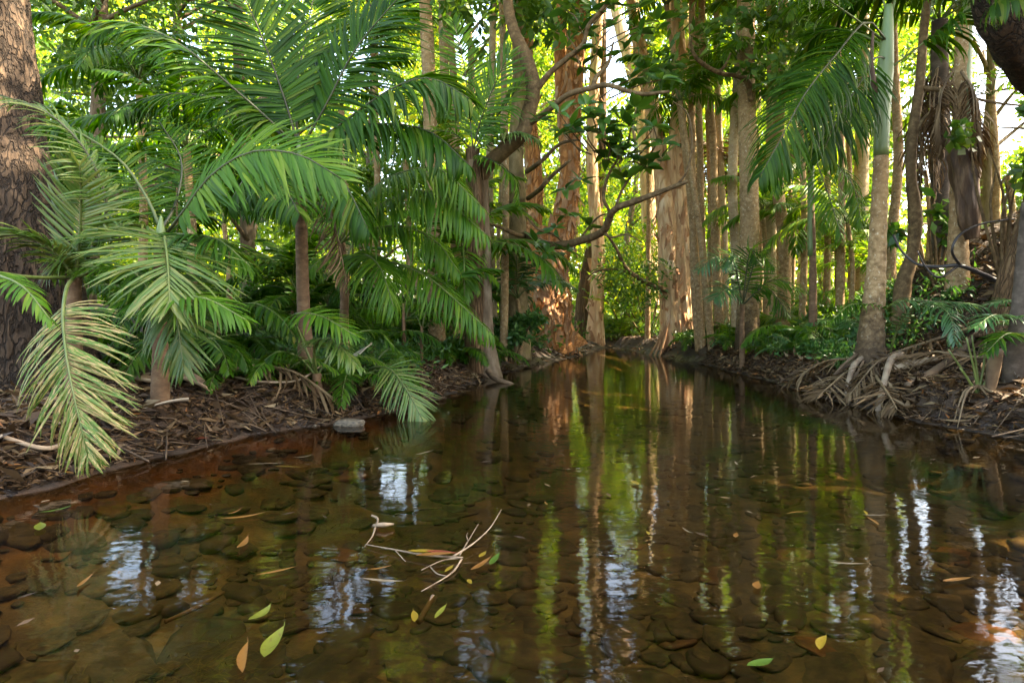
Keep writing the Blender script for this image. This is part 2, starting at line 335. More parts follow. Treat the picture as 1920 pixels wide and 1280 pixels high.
# ------------------------------------------------------------------ palm fronds
STA_H = [0, .12, .35, .6, .82, 1]; STA_L = [0, .3, .7, 1]
def leaflet_geo(k, sta, fold=.28):
    "unit leaflet along +x, drooping by k radians over its length"
    vs_, fs = [], []; x = z = 0; prev = 0
    for s in sta:
        n = 4
        for q in range(n):
            th = k * (prev + (s - prev) * (q + .5) / n) ** 1.3; x += math.cos(th) * (s - prev) / n; z -= math.sin(th) * (s - prev) / n
        prev = s
        w = np.interp(s, [0, .12, .3, .6, .85, 1], [.22, .8, 1, .84, .42, .02]) * .5
        vs_ += [(x, -w, z - fold * w * .12), (x, 0, z), (x, w, z - fold * w * .12)]
    for i in range(len(sta) - 1):
        a = i * 3; b = a + 3
        fs += [(a, b, b + 1, a + 1), (a + 1, b + 1, b + 2, a + 2)]
    return vs_, fs
DRO = [.25, .7, 1.2, 1.7]
GEO_H = [leaflet_geo(k, STA_H) for k in DRO]; GEO_L = [leaflet_geo(k, STA_L) for k in DRO]
LEAFLET_ME = {}
def leaflet_mesh(dv, mat):
    key = (dv, mat)
    if key not in LEAFLET_ME:
        b = MB(); b.add(*GEO_H[dv]); LEAFLET_ME[key] = b.mesh('leaflet', [M[mat]])
    return LEAFLET_ME[key]
def frond_frames(pts, n, L, W, face=UP, a0=72, a1=32, v=.1, droop=1, g=.5, s0=.12, rng=random, jit=1.0, both=True, gap=.02):
    P = spline(pts, 40); cum = [0]
    for i in range(1, 40): cum.append(cum[-1] + (P[i] - P[i - 1]).length)
    tot = cum[-1]; out = []; face = V(face)
    for i in range(n):
        t = i / (n - 1); s = (s0 + (1 - s0) * t) * tot
        k = min(np.searchsorted(cum, s), 39); k = max(k, 1); u = (s - cum[k - 1]) / max(1e-9, cum[k] - cum[k - 1])
        p = P[k - 1].lerp(P[k], u); T = (P[min(k + 1, 39)] - P[max(k - 2, 0)]).normalized()
        N = (face - T * face.dot(T)); N = N.normalized() if N.length > 1e-4 else V((0, -1, 0)); S = T.cross(N)
        ln = L * (1 - .68 * max(0, (t - .45) / .55) ** 1.8) * (.62 + .38 * min(1, t / .22))
        for sd_ in ((1, -1) if both else (1,)):
            if rng.random() < gap: continue
            a = R(a0 + (a1 - a0) * t ** 1.1 + rng.gauss(0, 3.5) * jit)
            d = (S * sd_ * math.sin(a) + T * math.cos(a) + N * (v + rng.gauss(0, .07) * jit)).normalized()
            zz = N * (1 - g) + UP * g; zz = zz - d * zz.dot(d); zz = zz.normalized() if zz.length > 1e-3 else N
            zz = (Matrix.Rotation(rng.gauss(0, .18) * jit, 3, d) @ zz)
            yv = zz.cross(d)
            l2 = ln * rng.uniform(.88, 1.08)
            dv = min(3, max(0, int(round(droop + rng.gauss(0, .35) * jit))))
            mtx = Matrix.Translation(p) @ Matrix((d * l2, yv * W * rng.uniform(.8, 1.1), zz * l2)).transposed().to_4x4()
            out.append((mtx, dv))
    return P, out
def rachis(mb, P, r, mi=0, n=5):
    Q = P[::3] + [P[-1]]; m = len(Q)
    mb.tube(Q, [r * (1 - .8 * i / (m - 1)) for i in range(m)], n, mi, True)
def bake(mb, frames, geo, mi):
    for mtx, dv in frames:
        vs_, fs = geo[dv]; mb.add([mtx @ V(p) for p in vs_], fs, mi)
def frond(parent, pts, n=34, L=.5, W=.042, mat='palm', rmat='rachis', r=.012, indiv=True, label=None, **kw):
    "one traced frond: the rachis is the frond's mesh, its leaflets are its sub-parts (or joined with it when small)"
    pts = [at(*p) if not isinstance(p, Vector) else p for p in pts]
    if indiv: n = int(n * 1.3); W *= .74
    P, fr = frond_frames(pts, n, L, W, **kw); mb = MB(); rachis(mb, P, r)
    base = parent_loc(parent)
    if indiv:
        f = mb.build('frond', [M[rmat]], parent); inv = Matrix.Translation(-base)
        for mtx, dv in fr:
            o = bpy.data.objects.new('leaflet', leaflet_mesh(dv, mat)); COL.objects.link(o); o.parent = f; o.matrix_local = inv @ mtx
    else:
        bake(mb, fr, GEO_L, 1); f = mb.build('frond', [M[rmat], M[mat]], parent)
    if label: f['label'] = label
    return f
# breaks in the canopy where sky comes through and shows again in the creek
GAPS = [(670, 800, 870, 1000), (590, 730, 1050, 1200), (840, 930, 1110, 1300), (1090, 1190, 1050, 1270), (1200, 1245, 915, 1010), (1560, 1640, 1030, 1180), (1672, 1768, 880, 1140), (1772, 1802, 945, 1100), (1808, 1930, 940, 1320), (180, 300, 1020, 1150), (310, 380, 1080, 1220), (1100, 1180, 1120, 1400)]
def in_gap(p):
    if p.y < 2: return False
    x = 960 + p.x / p.y * FPX; y = HORIZON + (p.z + CAM_H) / p.y * FPX
    return any(a < x < b and c < y < d for a, b, c, d in GAPS)
# a library of whole fronds, one metre long, for palms farther off
FLIB = {}
def frond_lib(mat, arch, hang, rmat='rachis', n=30):
    key = (mat, arch, hang)
    if key not in FLIB:
        rng = random.Random(hash(key) % 1000); out = []
        for q in range(3):
            pts = []; x = z = 0
            th = .5
            for i in range(7):
                pts.append(V((x, 0, z))); x += math.cos(th) / 6; z += math.sin(th) / 6; th -= arch / 6 * rng.uniform(.8, 1.2)
            P, fr = frond_frames(pts, n, .27, .030, v=.15 - .35 * hang, droop=.6 + 1.6 * hang, g=.6, s0=.16, rng=rng)
            mb = MB(); rachis(mb, P, .008, 0, 4); bake(mb, fr, GEO_L, 1); out.append(mb.mesh('frond', [M[rmat], M[mat]]))
        FLIB[key] = out
    return FLIB[key]
def crown(parent, c, n, ln, mat='palm_far', arch=1.7, hang=.6, rng=random, el=(-.3, .9), az0=None, name='frond', rmat='rachis'):
    lib = frond_lib(mat, arch, hang, rmat); base = parent_loc(parent); a = rng.uniform(0, 6.28) if az0 is None else az0
    for i in range(n):
        e = el[0] + (el[1] - el[0]) * ((i * 7 % n) / max(1, n - 1)); a += 2.4
        l = ln * rng.uniform(.8, 1.12)
        mt = Matrix.Translation(c - base) @ Matrix.Rotation(a + rng.gauss(0, .2), 4, 'Z') @ Matrix.Rotation(-e, 4, 'Y') @ Matrix.Scale(l, 4); me = rng.choice(lib)
        if sum(in_gap(base + mt @ V(q)) for q in ((.35, 0, .12), (.6, 0, .15), (.85, 0, .05), (.7, .12, .1), (.7, -.12, .1))) >= 2 and n > 5: continue
        o = bpy.data.objects.new(name, me); COL.objects.link(o); o.parent = parent
        o.matrix_local = mt
def palm_trunk(parent, pts, rads, mat, ring=.11, name='trunk', n=12, flare=.06):
    P = spline(pts, max(8, int(sum((pts[i + 1] - pts[i]).length for i in range(len(pts) - 1)) / (ring / 3)))); m = len(P); rr = lerps(rads, m)
    rr = [r * (1 + flare * (1 if i % 3 == 0 else (-.25 if i % 3 == 1 else 0)) * (.7 + .3 * noise.noise((i * .7, 0, rads[0] * 50)))) for i, r in enumerate(rr)]
    mb = MB(); mb.tube(P, rr, n, 0, True, lambda p, d, t, th: 1 + .035 * noise.noise((p * 2.2 + d * .6)))
    return mb.build(name, [M[mat]], parent)
def on_ground(px, Y, sink=.05):
    x = (px - 960) * Y / FPX; return V((x, Y, terrain(x, Y) - sink))
def T_(px, py, Y): return at(px, py, Y)
def tube_part(parent, name, pts, rads, mat, n=8, k=None, disp=None):
    pts = [at(*p) if not isinstance(p, Vector) else p for p in pts]
    k = k or max(6, len(pts) * 5); mb = MB(); mb.tube(spline(pts, k), lerps(rads, k), n, 0, True, disp); return mb.build(name, [M[mat]], parent)
def rough(a=.10, f=3.0, fz=.6):
    return lambda p, d, t, th: 1 + a * noise.noise((p.x * f + d.x * 1.5, p.y * f + d.y * 1.5, p.z * f * fz)) + a * .5 * noise.noise((d.x * 4 + p.x, d.y * 4, p.z * f * fz * 2.5))

# ================================================================== LEFT BANK
# --- big dark tree at the left edge
b = on_ground(30, 4.6, .1)
t = empty('rough_bark_tree', b, 'thick tree with cracked dark brown bark at the far left edge of the creek', 'tree')
P = spline([b, at(34, 640, 4.6), at(25, 480, 4.6), at(5, 300, 4.65), at(-20, 100, 4.7), at(-35, -60, 4.75), at(-60, -500, 4.9), at(-60, -900, 5)], 260)
def fissured(p, d, t, th):
    q = V((d.x * 6.5 + p.x, d.y * 6.5, p.z * 4.2)); a = abs(noise.noise(q)); b_ = abs(noise.noise(q * 2.1 + V((4, 1, 2))))
    return 1 + .10 * noise.noise((p.x * 3 + d.x * 1.5, d.y * 1.5, p.z * 1.5)) + .10 * min(a * 2.4, .5) + .05 * min(b_ * 2.4, .5)
mb = MB(); mb.tube(P, lerps([.56, .45, .40, .33, .27, .26, .25, .24, .2, .15], 260), 96, 0, True, fissured); mb.build('trunk', [M['bark_dark']], t)
bigleft = t

# --- main palm, left of centre
b = on_ground(577, 5.5)
A = empty('feather_palm', b, 'tall young palm with huge arching dark fronds rising left of the creek', 'palm')
palm_trunk(A, [b, at(570, 600, 5.5), at(566, 470, 5.5), at(564, 345, 5.5)], [.075, .055, .05, .045], 'palm_trunk_young', .10)
tube_part(A, 'crownshaft', [(564, 348, 5.5), (563, 310, 5.5), (560, 262, 5.5)], [.048, .05, .012], 'crownshaft', 10)
FU = (0, -.75, .65)
k = dict(mat='palm', rmat='rachis_dark')
frond(A, [(558, 270, 5.5), (538, 200, 5.45), (512, 125, 5.4), (470, 20, 5.3), (420, -70, 5.2)], 50, .62, .05, face=FU, droop=.7, v=.05, g=.4, **k)
frond(A, [(558, 275, 5.5), (505, 225, 5.35), (431, 160, 5.2), (330, 78, 5.0), (230, 40, 4.8), (165, 60, 4.7)], 54, .60, .046, face=(.1, -.35, .8), droop=1.7, v=-.05, **k)
frond(A, [(555, 275, 5.6), (490, 225, 5.8), (400, 183, 6.0), (300, 178, 6.1), (190, 215, 6.2)], 48, .55, .045, face=(0, -.25, .9), droop=2.5, v=-.25, g=.8, **k)
frond(A, [(568, 272, 5.5), (610, 200, 5.4), (665, 95, 5.3), (735, 10, 5.2), (800, -60, 5.1)], 52, .68, .05, face=(-.3, -.8, .5), droop=.7, v=.05, g=.4, **k)
frond(A, [(566, 275, 5.5), (622, 245, 5.3), (684, 199, 5.15), (747, 160, 5.0), (810, 147, 4.9), (880, 185, 4.8)], 54, .56, .046, face=(-.1, -.55, .8), droop=2.0, v=-.05, g=.7, **k)
frond(A, [(566, 280, 5.5), (630, 255, 5.25), (710, 232, 5.1), (804, 246, 5.0), (880, 310, 4.9)], 50, .50, .042, face=(0, -.3, .9), droop=2.4, v=-.2, g=.8, **k)
frond(A, [(560, 268, 5.55), (555, 180, 5.7), (575, 60, 5.9), (600, -60, 6.1)], 46, .60, .048, face=FU, droop=.8, g=.4, **k)
frond(A, [(556, 285, 5.45), (520, 290, 5.2), (470, 320, 5.0), (430, 380, 4.9)], 30, .45, .042, face=(0, -.2, .9), droop=2, v=-.1, g=.7, **k)
frond(A, [(570, 285, 5.45), (610, 300, 5.2), (650, 350, 5.0), (690, 430, 4.9)], 30, .45, .042, face=(0, -.2, .9), droop=2, v=-.1, g=.7, **k)
frond(A, [(560, 290, 5.4), (530, 330, 4.95), (560, 400, 4.6)], 26, .40, .04, face=(0, -.3, .9), droop=2, g=.7, **k)
# second palm just right, whose fronds arch to the right below
b = on_ground(640, 6.3)
A2 = empty('feather_palm', b, 'palm with bright fronds arching right beneath the huge dark crown', 'palm')
palm_trunk(A2, [b, at(646, 560, 6.3), at(640, 450, 6.3)], [.05, .04, .035], 'palm_trunk_young', .09, n=9)
k = dict(mat='palm_bright', rmat='rachis')
frond(A2, [(640, 450, 6.2), (680, 375, 6.0), (735, 330, 5.8), (822, 317, 5.6), (905, 390, 5.4)], 52, .46, .034, droop=2.2, v=-.15, face=(0, -.35, .9), g=.8, **k)
frond(A2, [(640, 455, 6.2), (690, 400, 6.0), (770, 358, 5.8), (830, 372, 5.6), (912, 440, 5.4)], 52, .48, .034, droop=2.2, v=-.15, face=(0, -.35, .9), g=.8, **k)
frond(A2, [(640, 455, 6.2), (690, 430, 6.1), (760, 425, 6.0), (820, 455, 5.9), (860, 510, 5.8)], 34, .42, .036, droop=2.4, v=-.15, face=(0, -.35, .9), g=.8, **k)
frond(A2, [(640, 452, 6.2), (620, 400, 6.2), (560, 370, 6.2), (470, 395, 6.2)], 30, .4, .036, droop=2.2, v=-.1, g=.8, mat='palm', rmat='rachis_dark')
# dead frond stalks hanging under the crown
dm = frond(A, [(585, 330, 5.3), (620, 400, 5.1), (640, 480, 5.1), (650, 540, 5.2)], 22, .3, .02, mat='palm_dead', rmat='rachis_dead', droop=2.4, v=-.5, label='withered brown frond hanging beside the trunk')

# --- palm B further left, close
b = on_ground(300, 4.2)
B = empty('feather_palm', b, 'short palm with a broad bright frond arching right above its crown', 'palm')
palm_trunk(B, [b, at(301, 690, 4.2), at(300, 600, 4.2), at(300, 470, 4.2)], [.06, .05, .04, .035], 'palm_trunk_young', .07)
tube_part(B, 'crownshaft', [(300, 475, 4.2), (301, 440, 4.2), (302, 405, 4.2)], [.036, .033, .007], 'crownshaft', 8)
k = dict(mat='palm_bright', rmat='rachis_dark')
frond(B, [(310, 440, 4.2), (345, 395, 4.1), (395, 330, 4.0), (470, 285, 3.9), (560, 290, 3.8), (640, 335, 3.75)], 50, .44, .042, face=(-.45, -.7, .55), droop=.8, v=.0, g=.4, **k)
k = dict(mat='palm_pale', rmat='rachis')
frond(B, [(303, 440, 4.2), (308, 445, 3.95), (314, 490, 3.65), (318, 570, 3.45)], 36, .52, .03, face=(0, .25, 1), a0=82, a1=25, droop=.7, v=.12, g=.5, **k)
frond(B, [(300, 480, 4.2), (240, 540, 4.0), (290, 556, 3.7), (380, 558, 3.55), (462, 600, 3.5)], 40, .30, .030, face=(0, -.25, .95), droop=1.2, v=.05, s0=.3, mat='palm_bright', rmat='rachis')
frond(B, [(303, 480, 4.2), (318, 540, 4.0), (332, 600, 3.85), (345, 690, 3.8)], 30, .36, .028, face=(0, -.9, .4), a0=70, a1=20, droop=.7, v=.05, g=.3, **k)
frond(B, [(300, 440, 4.2), (250, 420, 4.1), (180, 440, 4.0), (110, 500, 3.95)], 32, .42, .03, droop=1.3, **k)
frond(B, [(302, 432, 4.2), (275, 370, 4.25), (225, 300, 4.3), (140, 245, 4.3), (80, 235, 4.2)], 36, .38, .032, face=(0, -.4, .9), droop=1.4, v=-.05, mat='palm', rmat='rachis')
frond(B, [(302, 432, 4.2), (330, 380, 4.4), (340, 300, 4.6), (300, 230, 4.8)], 30, .36, .032, face=FU, droop=1, v=0, mat='palm', rmat='rachis_dark')
frond(B, [(304, 440, 4.2), (350, 440, 4.1), (410, 450, 4.0), (470, 500, 3.95)], 32, .36, .030, droop=1.3, v=.0, mat='palm', rmat='rachis')
# --- palm C at the left edge
b = on_ground(140, 3.9)
C = empty('feather_palm', b, 'palm with stiff pale fronds standing before the dark tree trunk', 'palm')
palm_trunk(C, [b, at(138, 620, 3.9), at(140, 520, 3.9)], [.05, .042, .035], 'palm_trunk_young', .07)
k = dict(mat='palm_pale', rmat='rachis')
frond(C, [(142, 520, 3.9), (150, 440, 3.8), (152, 370, 3.7), (150, 310, 3.6)], 30, .36, .026, face=(0, -1, .15), a0=70, a1=35, droop=.2, v=.1, g=.2, **k)
frond(C, [(145, 520, 3.9), (200, 400, 3.8), (165, 290, 3.7), (90, 212, 3.6), (0, 178, 3.5)], 34, .30, .022, face=(.2, -.3, .9), droop=1.4, v=.0, s0=.3, mat='palm_pale', rmat='rachis_dark')
frond(C, [(140, 520, 3.9), (100, 470, 3.8), (40, 440, 3.7), (-40, 450, 3.6)], 30, .36, .03, droop=1, **k)
frond(C, [(142, 520, 3.9), (200, 500, 3.8), (250, 510, 3.7), (290, 560, 3.6)], 28, .3, .028, droop=1.2, mat='palm', rmat='rachis')
frond(C, [(140, 520, 3.9), (125, 540, 3.4), (118, 600, 3.1), (130, 700, 2.98), (165, 855, 2.95)], 50, .35, .020, face=(.05, -.95, .35), a0=72, a1=22, droop=1.2, v=.0, g=.3, s0=.52, mat='palm_dying', rmat='rachis', jit=1.4, label='withered tan and green frond drooping over the muddy bank')
frond(C, [(140, 520, 3.9), (60, 520, 3.4), (-20, 510, 3.1), (40, 535, 2.9), (95, 600, 2.85)], 30, .16, .022, droop=1.2, s0=.45, v=0, mat='palm_bright', rmat='rachis')
frond(C, [(138, 520, 3.9), (150, 470, 4.2), (200, 420, 4.4), (270, 400, 4.5)], 26, .34, .03, droop=1.2, mat='palm', rmat='rachis')
# --- palm D: arching bright fronds over the bank
b = on_ground(648, 6.6)
D = empty('feather_palm', b, 'slim palm whose glossy green fronds sweep right toward the water', 'palm')
palm_trunk(D, [b, at(648, 590, 6.6), at(650, 500, 6.6)], [.045, .032, .028], 'palm_trunk', .08, n=9)
k = dict(mat='palm_bright', rmat='rachis')
frond(D, [(652, 505, 6.6), (690, 482, 6.3), (790, 512, 6.0), (860, 568, 5.8), (925, 628, 5.7)], 56, .44, .030, droop=2.3, v=-.15, g=.8, face=(0, -.35, 1), **k)
frond(D, [(650, 505, 6.6), (680, 478, 6.2), (712, 500, 5.8), (738, 575, 5.6)], 48, .54, .028, droop=2.0, v=-.05, g=.7, a0=78, a1=20, **k)
frond(D, [(648, 505, 6.6), (640, 480, 6.4), (612, 478, 6.1), (575, 510, 5.9)], 30, .34, .028, droop=2.2, v=-.1, g=.7, **k)
frond(D, [(650, 502, 6.6), (660, 460, 6.7), (700, 430, 6.9), (770, 440, 7.0)], 30, .35, .028, droop=1.7, mat='palm', rmat='rachis')
# --- small palm E by the shore, its two green fans and the pale pendant frond
b = on_ground(596, 5.15)
E = empty('young_palm', b, 'small palm with a stubby trunk and lime green fan by the orange shallows', 'palm')
palm_trunk(E, [b, at(596, 745, 5.15), at(594, 700, 5.15)], [.05, .042, .035], 'palm_trunk_young', .05, n=9)
frond(E, [(594, 705, 5.15), (560, 620, 5.1), (550, 590, 4.9), (600, 592, 4.75), (668, 630, 4.65)], 26, .24, .030, droop=1.3, s0=.5, face=(0, -.4, .9), mat='palm_bright', rmat='rachis')
frond(E, [(594, 705, 5.15), (590, 650, 5.0), (620, 635, 4.8), (675, 690, 4.65)], 26, .24, .026, droop=1.8, s0=.3, mat='palm_pale', rmat='rachis')
frond(E, [(594, 705, 5.15), (560, 670, 5.1), (520, 660, 5.0), (480, 690, 4.9)], 26, .22, .026, droop=1.5, s0=.2, mat='palm', rmat='rachis')
frond(E, [(594, 705, 5.15), (640, 640, 5.3), (700, 620, 5.4), (740, 650, 5.4)], 26, .24, .026, droop=1.5, s0=.2, mat='palm', rmat='rachis')
b = on_ground(700, 5.75)
E2 = empty('young_palm', b, 'trunkless palm dipping one pale frond to the water', 'palm')
frond(E2, [b, at(690, 695, 5.6), at(728, 690, 5.3), at(762, 730, 5.1), at(793, 788, 5.0)], 30, .30, .024, face=(.1, -.8, .6), a0=65, a1=20, droop=.8, v=.0, g=.3, s0=.45, mat='palm_pale', rmat='rachis', label='pale speckled frond hanging to the water')
frond(E2, [b, at(690, 700, 5.7), at(650, 680, 5.6), at(610, 710, 5.5)], 22, .24, .022, droop=1.4, s0=.3, mat='palm', rmat='rachis')
frond(E2, [b, at(705, 680, 5.9), at(740, 650, 6.0), at(790, 665, 6.0)], 22, .24, .022, droop=1.4, s0=.3, mat='palm', rmat='rachis')

# --- trunks in the left middle distance
def tall_palm(label, pts, Y, wpx, mat='palm_trunk', top=9.0, ln=2.6, nf=11, group='slender palms beyond the creek', cmat='palm_far', seed=0, base=None):
    bpx = pts[0][0]; b = on_ground(bpx, Y)
    t = empty('palm_tree', b, label, 'palm', group)
    rj = random.Random(seed * 31 + int(bpx)); top -= 1.5
    P = [b] + [at(x + rj.gauss(0, 4.5), y, Y + rj.gauss(0, .08)) for x, y in pts[1:]]
    d = (P[-1] - P[-2]).normalized(); d = (d + UP * .8).normalized()
    if P[-1].z < top: P.append(P[-1] + d * (top - P[-1].z) / d.z)
    r = wpx * Y / FPX / 2
    palm_trunk(t, P, [r * 1.35, r * 1.05, r, r * .95, r * .85, r * .8], mat, .13, n=12)
    rng = random.Random(seed + int(bpx)); c = P[-1]
    tube_part(t, 'crownshaft', [c - UP * .05, c + UP * .4, c + UP * .9], [r * .85, r * .95, r * .5], 'crownshaft', 8)
    if nf: crown(t, c + UP * .8, nf, ln, cmat, 1.8, .7, rng)
    return t
tall_palm('thick straight palm trunk rising behind the left bank thicket', [(820, 640), (820, 480), (808, 130), (802, -20)], 9.0, 26, 'palm_trunk', 9.2, seed=1, group='palms on the left bank')
tall_palm('palm trunk close behind and right of the thick straight one', [(852, 600), (846, 480), (834, 130), (828, -10)], 10.2, 17, 'palm_trunk', 9.6, seed=2, group='palms on the left bank')
tall_palm('thin palm trunk standing between thick palm and shaggy trunk', [(866, 590), (862, 470), (856, 200), (850, 0)], 11.0, 14, 'palm_trunk', 10, seed=3, group='palms on the left bank')
tall_palm('pale grey palm trunk right beside the crooked branched tree', [(926, 610), (924, 480), (922, 330), (921, -10)], 10.8, 14, 'palm_trunk_pale', 10, seed=4, group='palms on the left bank')
tall_palm('very thin pale palm trunk left of the mossy tree', [(946, 600), (945, 480), (942, 330), (940, -10)], 11.2, 8, 'palm_trunk_pale', 8.6, 2.0, seed=5, group='palms on the left bank')
# shaggy palm with feathered crown
b = on_ground(888, 8.4)
G = empty('shaggy_palm', b, 'dark shaggy palm trunk with torn fibres and upright feather crown', 'palm')
palm_trunk(G, [b, at(890, 560, 8.4), at(893, 420, 8.4), at(886, 280, 8.4)], [.13, .105, .10, .085], 'bark_red', .2)
rng = random.Random(5)
for i in range(26):
    a = rng.uniform(-.2, 3.4); y0 = rng.uniform(300, 520); r0 = .10
    p = at(889, y0, 8.4) + V((math.cos(a) * r0, -abs(math.sin(a)) * r0, 0)); l = rng.uniform(.25, .8)
    o_ = V((math.cos(a), -abs(math.sin(a)), 0))
    mb = MB(); q = spline([p, p + o_ * .03 - UP * l * .5, p + o_ * rng.uniform(.0, .05) - UP * l], 6); w = rng.uniform(.012, .035); sx = V((-o_.y, o_.x, 0))
    vv = []
    for j, s in enumerate(q): vv += [s - sx * w * (1 - j / 7), s + o_ * .008, s + sx * w * (1 - j / 7)]
    mb.add(vv, [f for j in range(5) for f in ((3 * j, 3 * j + 3, 3 * j + 4, 3 * j + 1), (3 * j + 1, 3 * j + 4, 3 * j + 5, 3 * j + 2))]); mb.build('fibre_strip', [M['palm_dead'] if i % 2 else M['bark_red']], G)
k = dict(mat='palm_bright', rmat='rachis_dark')
frond(G, [(887, 285, 8.4), (900, 230, 8.3), (925, 165, 8.1), (955, 100, 7.9)], 28, .55, .045, face=(-.3, -.8, .4), droop=.5, v=.05, g=.3, **k)
frond(G, [(887, 285, 8.4), (915, 240, 8.3), (950, 195, 8.1), (980, 150, 8.0)], 26, .45, .04, face=(-.3, -.7, .6), droop=1.3, **k)
frond(G, [(887, 285, 8.4), (880, 210, 8.4), (870, 120, 8.5), (850, 40, 8.6)], 28, .55, .045, face=(0, -.9, .4), droop=.7, g=.3, **k)
frond(G, [(887, 285, 8.4), (930, 262, 8.2), (975, 248, 8.0), (1010, 262, 7.9)], 26, .42, .04, droop=1.6, v=0, mat='palm_pale', rmat='rachis_dark')
frond(G, [(887, 285, 8.4), (850, 250, 8.3), (800, 250, 8.2), (750, 290, 8.1)], 26, .45, .04, droop=1.8, **k)
frond(G, [(887, 288, 8.4), (920, 300, 8.2), (960, 330, 8.1), (975, 380, 8.1)], 24, .36, .036, droop=2, **k)

# ------------------------------------------------------------------ broad-leaved trees with limbs over the creek
LEAF = []
def leaf_mesh(fold, curl, w=.19, n=5):
    vs_, fs = [], []
    for i in range(n + 1):
        s = i / n; ww = w * math.sin(math.pi * min(1, s * .93 + .07) ** .85) * 1.0 if 0 < i < n else (.015 if i == 0 else .004)
        z = -curl * s * s; vs_ += [(s, -ww, z + fold * ww), (s, 0, z), (s, ww, z + fold * ww)]
    for i in range(n):
        a = 3 * i; fs += [(a, a + 3, a + 4, a + 1), (a + 1, a + 4, a + 5, a + 2)]
    return vs_, fs
BIG = []
for fo, cu in ((.35, .12), (.5, .3), (.2, .05)):
    mb = MB(); mb.add(*leaf_mesh(fo, cu)); BIG.append(mb.mesh('leaf', [M['leaf_big']]))
def rosette(parent, c, dirv, n, ln, rng, mes=BIG):
    base = parent_loc(parent); q = dirv.to_track_quat('Z', 'Y').to_matrix().to_4x4()
    for i in range(n):
        a = i * 2.399 + rng.uniform(0, .5); e = rng.uniform(-.25, .75); l = ln * rng.uniform(.65, 1.15)
        o = bpy.data.objects.new('leaf', rng.choice(mes)); COL.objects.link(o); o.parent = parent
        o.matrix_local = Matrix.Translation(c - base) @ q @ Matrix.Rotation(a, 4, 'Z') @ Matrix.Rotation(-e, 4, 'Y') @ Matrix.Translation((.02, 0, 0)) @ Matrix.Rotation(rng.gauss(0, .4), 4, 'X') @ Matrix.Scale(l, 4)
b = on_ground(912, 8.6)
H1 = empty('crooked_tree', b, 'grey trunked tree whose crooked dark limb twists up above the shaggy palm', 'tree')
tube_part(H1, 'trunk', [b - UP * .05, at(915, 680, 8.6), at(909, 620, 8.6), at(906, 450, 8.6), at(902, 335, 8.6)], [.24, .14, .11, .10, .10], 'bark_grey', 14, 40, rough(.12, 4, .3))
tube_part(H1, 'limb', [(902, 338, 8.6), (912, 312, 8.5), (942, 285, 8.3), (980, 250, 8.2), (988, 222, 8.2), (1000, 165, 8.2), (985, 105, 8.2), (962, 55, 8.2), (952, 0, 8.2), (955, -80, 8.2), (975, -250, 8.2)], [.09, .10, .10, .09, .085, .09, .082, .07, .062, .055, .05], 'bark_branch', 12, 60, rough(.08, 5, 1))
tube_part(H1, 'limb', [(998, 178, 8.2), (1030, 138, 8.1), (1060, 112, 8.0), (1093, 84, 7.9), (1103, 50, 7.9), (1130, 18, 7.8), (1160, -20, 7.8), (1200, -80, 7.8)], [.045, .036, .033, .031, .028, .026, .024, .016], 'bark_branch', 8, 40, rough(.08, 6, 1))
tube_part(H1, 'limb', [(990, 235, 8.2), (1030, 205, 7.9), (1065, 178, 7.7), (1107, 166, 7.6), (1140, 160, 7.5), (1197, 176, 7.4), (1255, 172, 7.3)], [.036, .036, .033, .031, .028, .024, .016], 'bark_branch', 8, 40, rough(.1, 6, 1))
tube_part(H1, 'limb', [(1112, 166, 7.6), (1118, 145, 7.6), (1140, 120, 7.7), (1150, 80, 7.8)], [.03, .026, .02, .012], 'bark_branch', 6, 16)
b = on_ground(966, 10.8)
H2 = empty('branching_tree', b, 'mossy trunked tree with low branches sweeping right across the creek', 'tree')
tube_part(H2, 'trunk', [b - UP * .05, at(970, 620, 10.8), at(969, 480, 10.8), at(968, 380, 10.8), at(967, 290, 10.8), at(974, 150, 10.9), at(966, -60, 11.0)], [.28, .19, .155, .15, .13, .11, .09], 'bark_moss', 14, 50, rough(.12, 3, .5))
br = [((990, 372, 10.7), [(1012, 355, 9.3), (1030, 335, 9.1), (1046, 320, 9.0), (1070, 300, 8.9)], .05),
      ((988, 322, 10.7), [(1002, 312, 9.3), (1020, 298, 9.1), (1050, 270, 9.0), (1085, 262, 8.8)], .05),
      ((985, 440, 10.7), [(1031, 460, 9.0), (1084, 453, 8.5), (1130, 434, 8.1), (1150, 395, 7.8), (1190, 378, 7.6), (1228, 364, 7.4), (1289, 340, 7.2)], .075),
      ((985, 445, 10.7), [(960, 436, 9.4), (935, 425, 9.3), (913, 420, 9.2)], .05),
      ((990, 484, 10.7), [(1010, 488, 9.2), (1032, 500, 8.9), (1058, 524, 8.7)], .055),
      ((1130, 434, 8.1), [(1145, 445, 8.0), (1175, 440, 7.9), (1205, 455, 7.8)], .02),
      ((1145, 400, 7.85), [(1132, 370, 7.8), (1140, 330, 7.7), (1165, 280, 7.5), (1150, 240, 7.4)], .028),
      ((1152, 393, 7.8), [(1170, 350, 7.7), (1200, 310, 7.6), (1230, 270, 7.5), (1225, 235, 7.5)], .022),
      ((1270, 347, 7.25), [(1288, 320, 7.2), (1298, 270, 7.2), (1290, 215, 7.2), (1262, 190, 7.2)], .018),
      ((1085, 453, 8.5), [(1105, 425, 8.4), (1125, 405, 8.3), (1150, 400, 8.2)], .022),
      ((1060, 457, 8.75), [(1040, 440, 8.7), (1010, 430, 8.6), (985, 405, 8.6)], .03)]
for s, ps, r in br:
    tube_part(H2, 'branch', [s] + ps, [r * .78, r * .7, r * .6, r * .48, r * .3], 'bark_branch', 7, len(ps) * 6 + 6, rough(.12, 7, 1))
rng = random.Random(11)
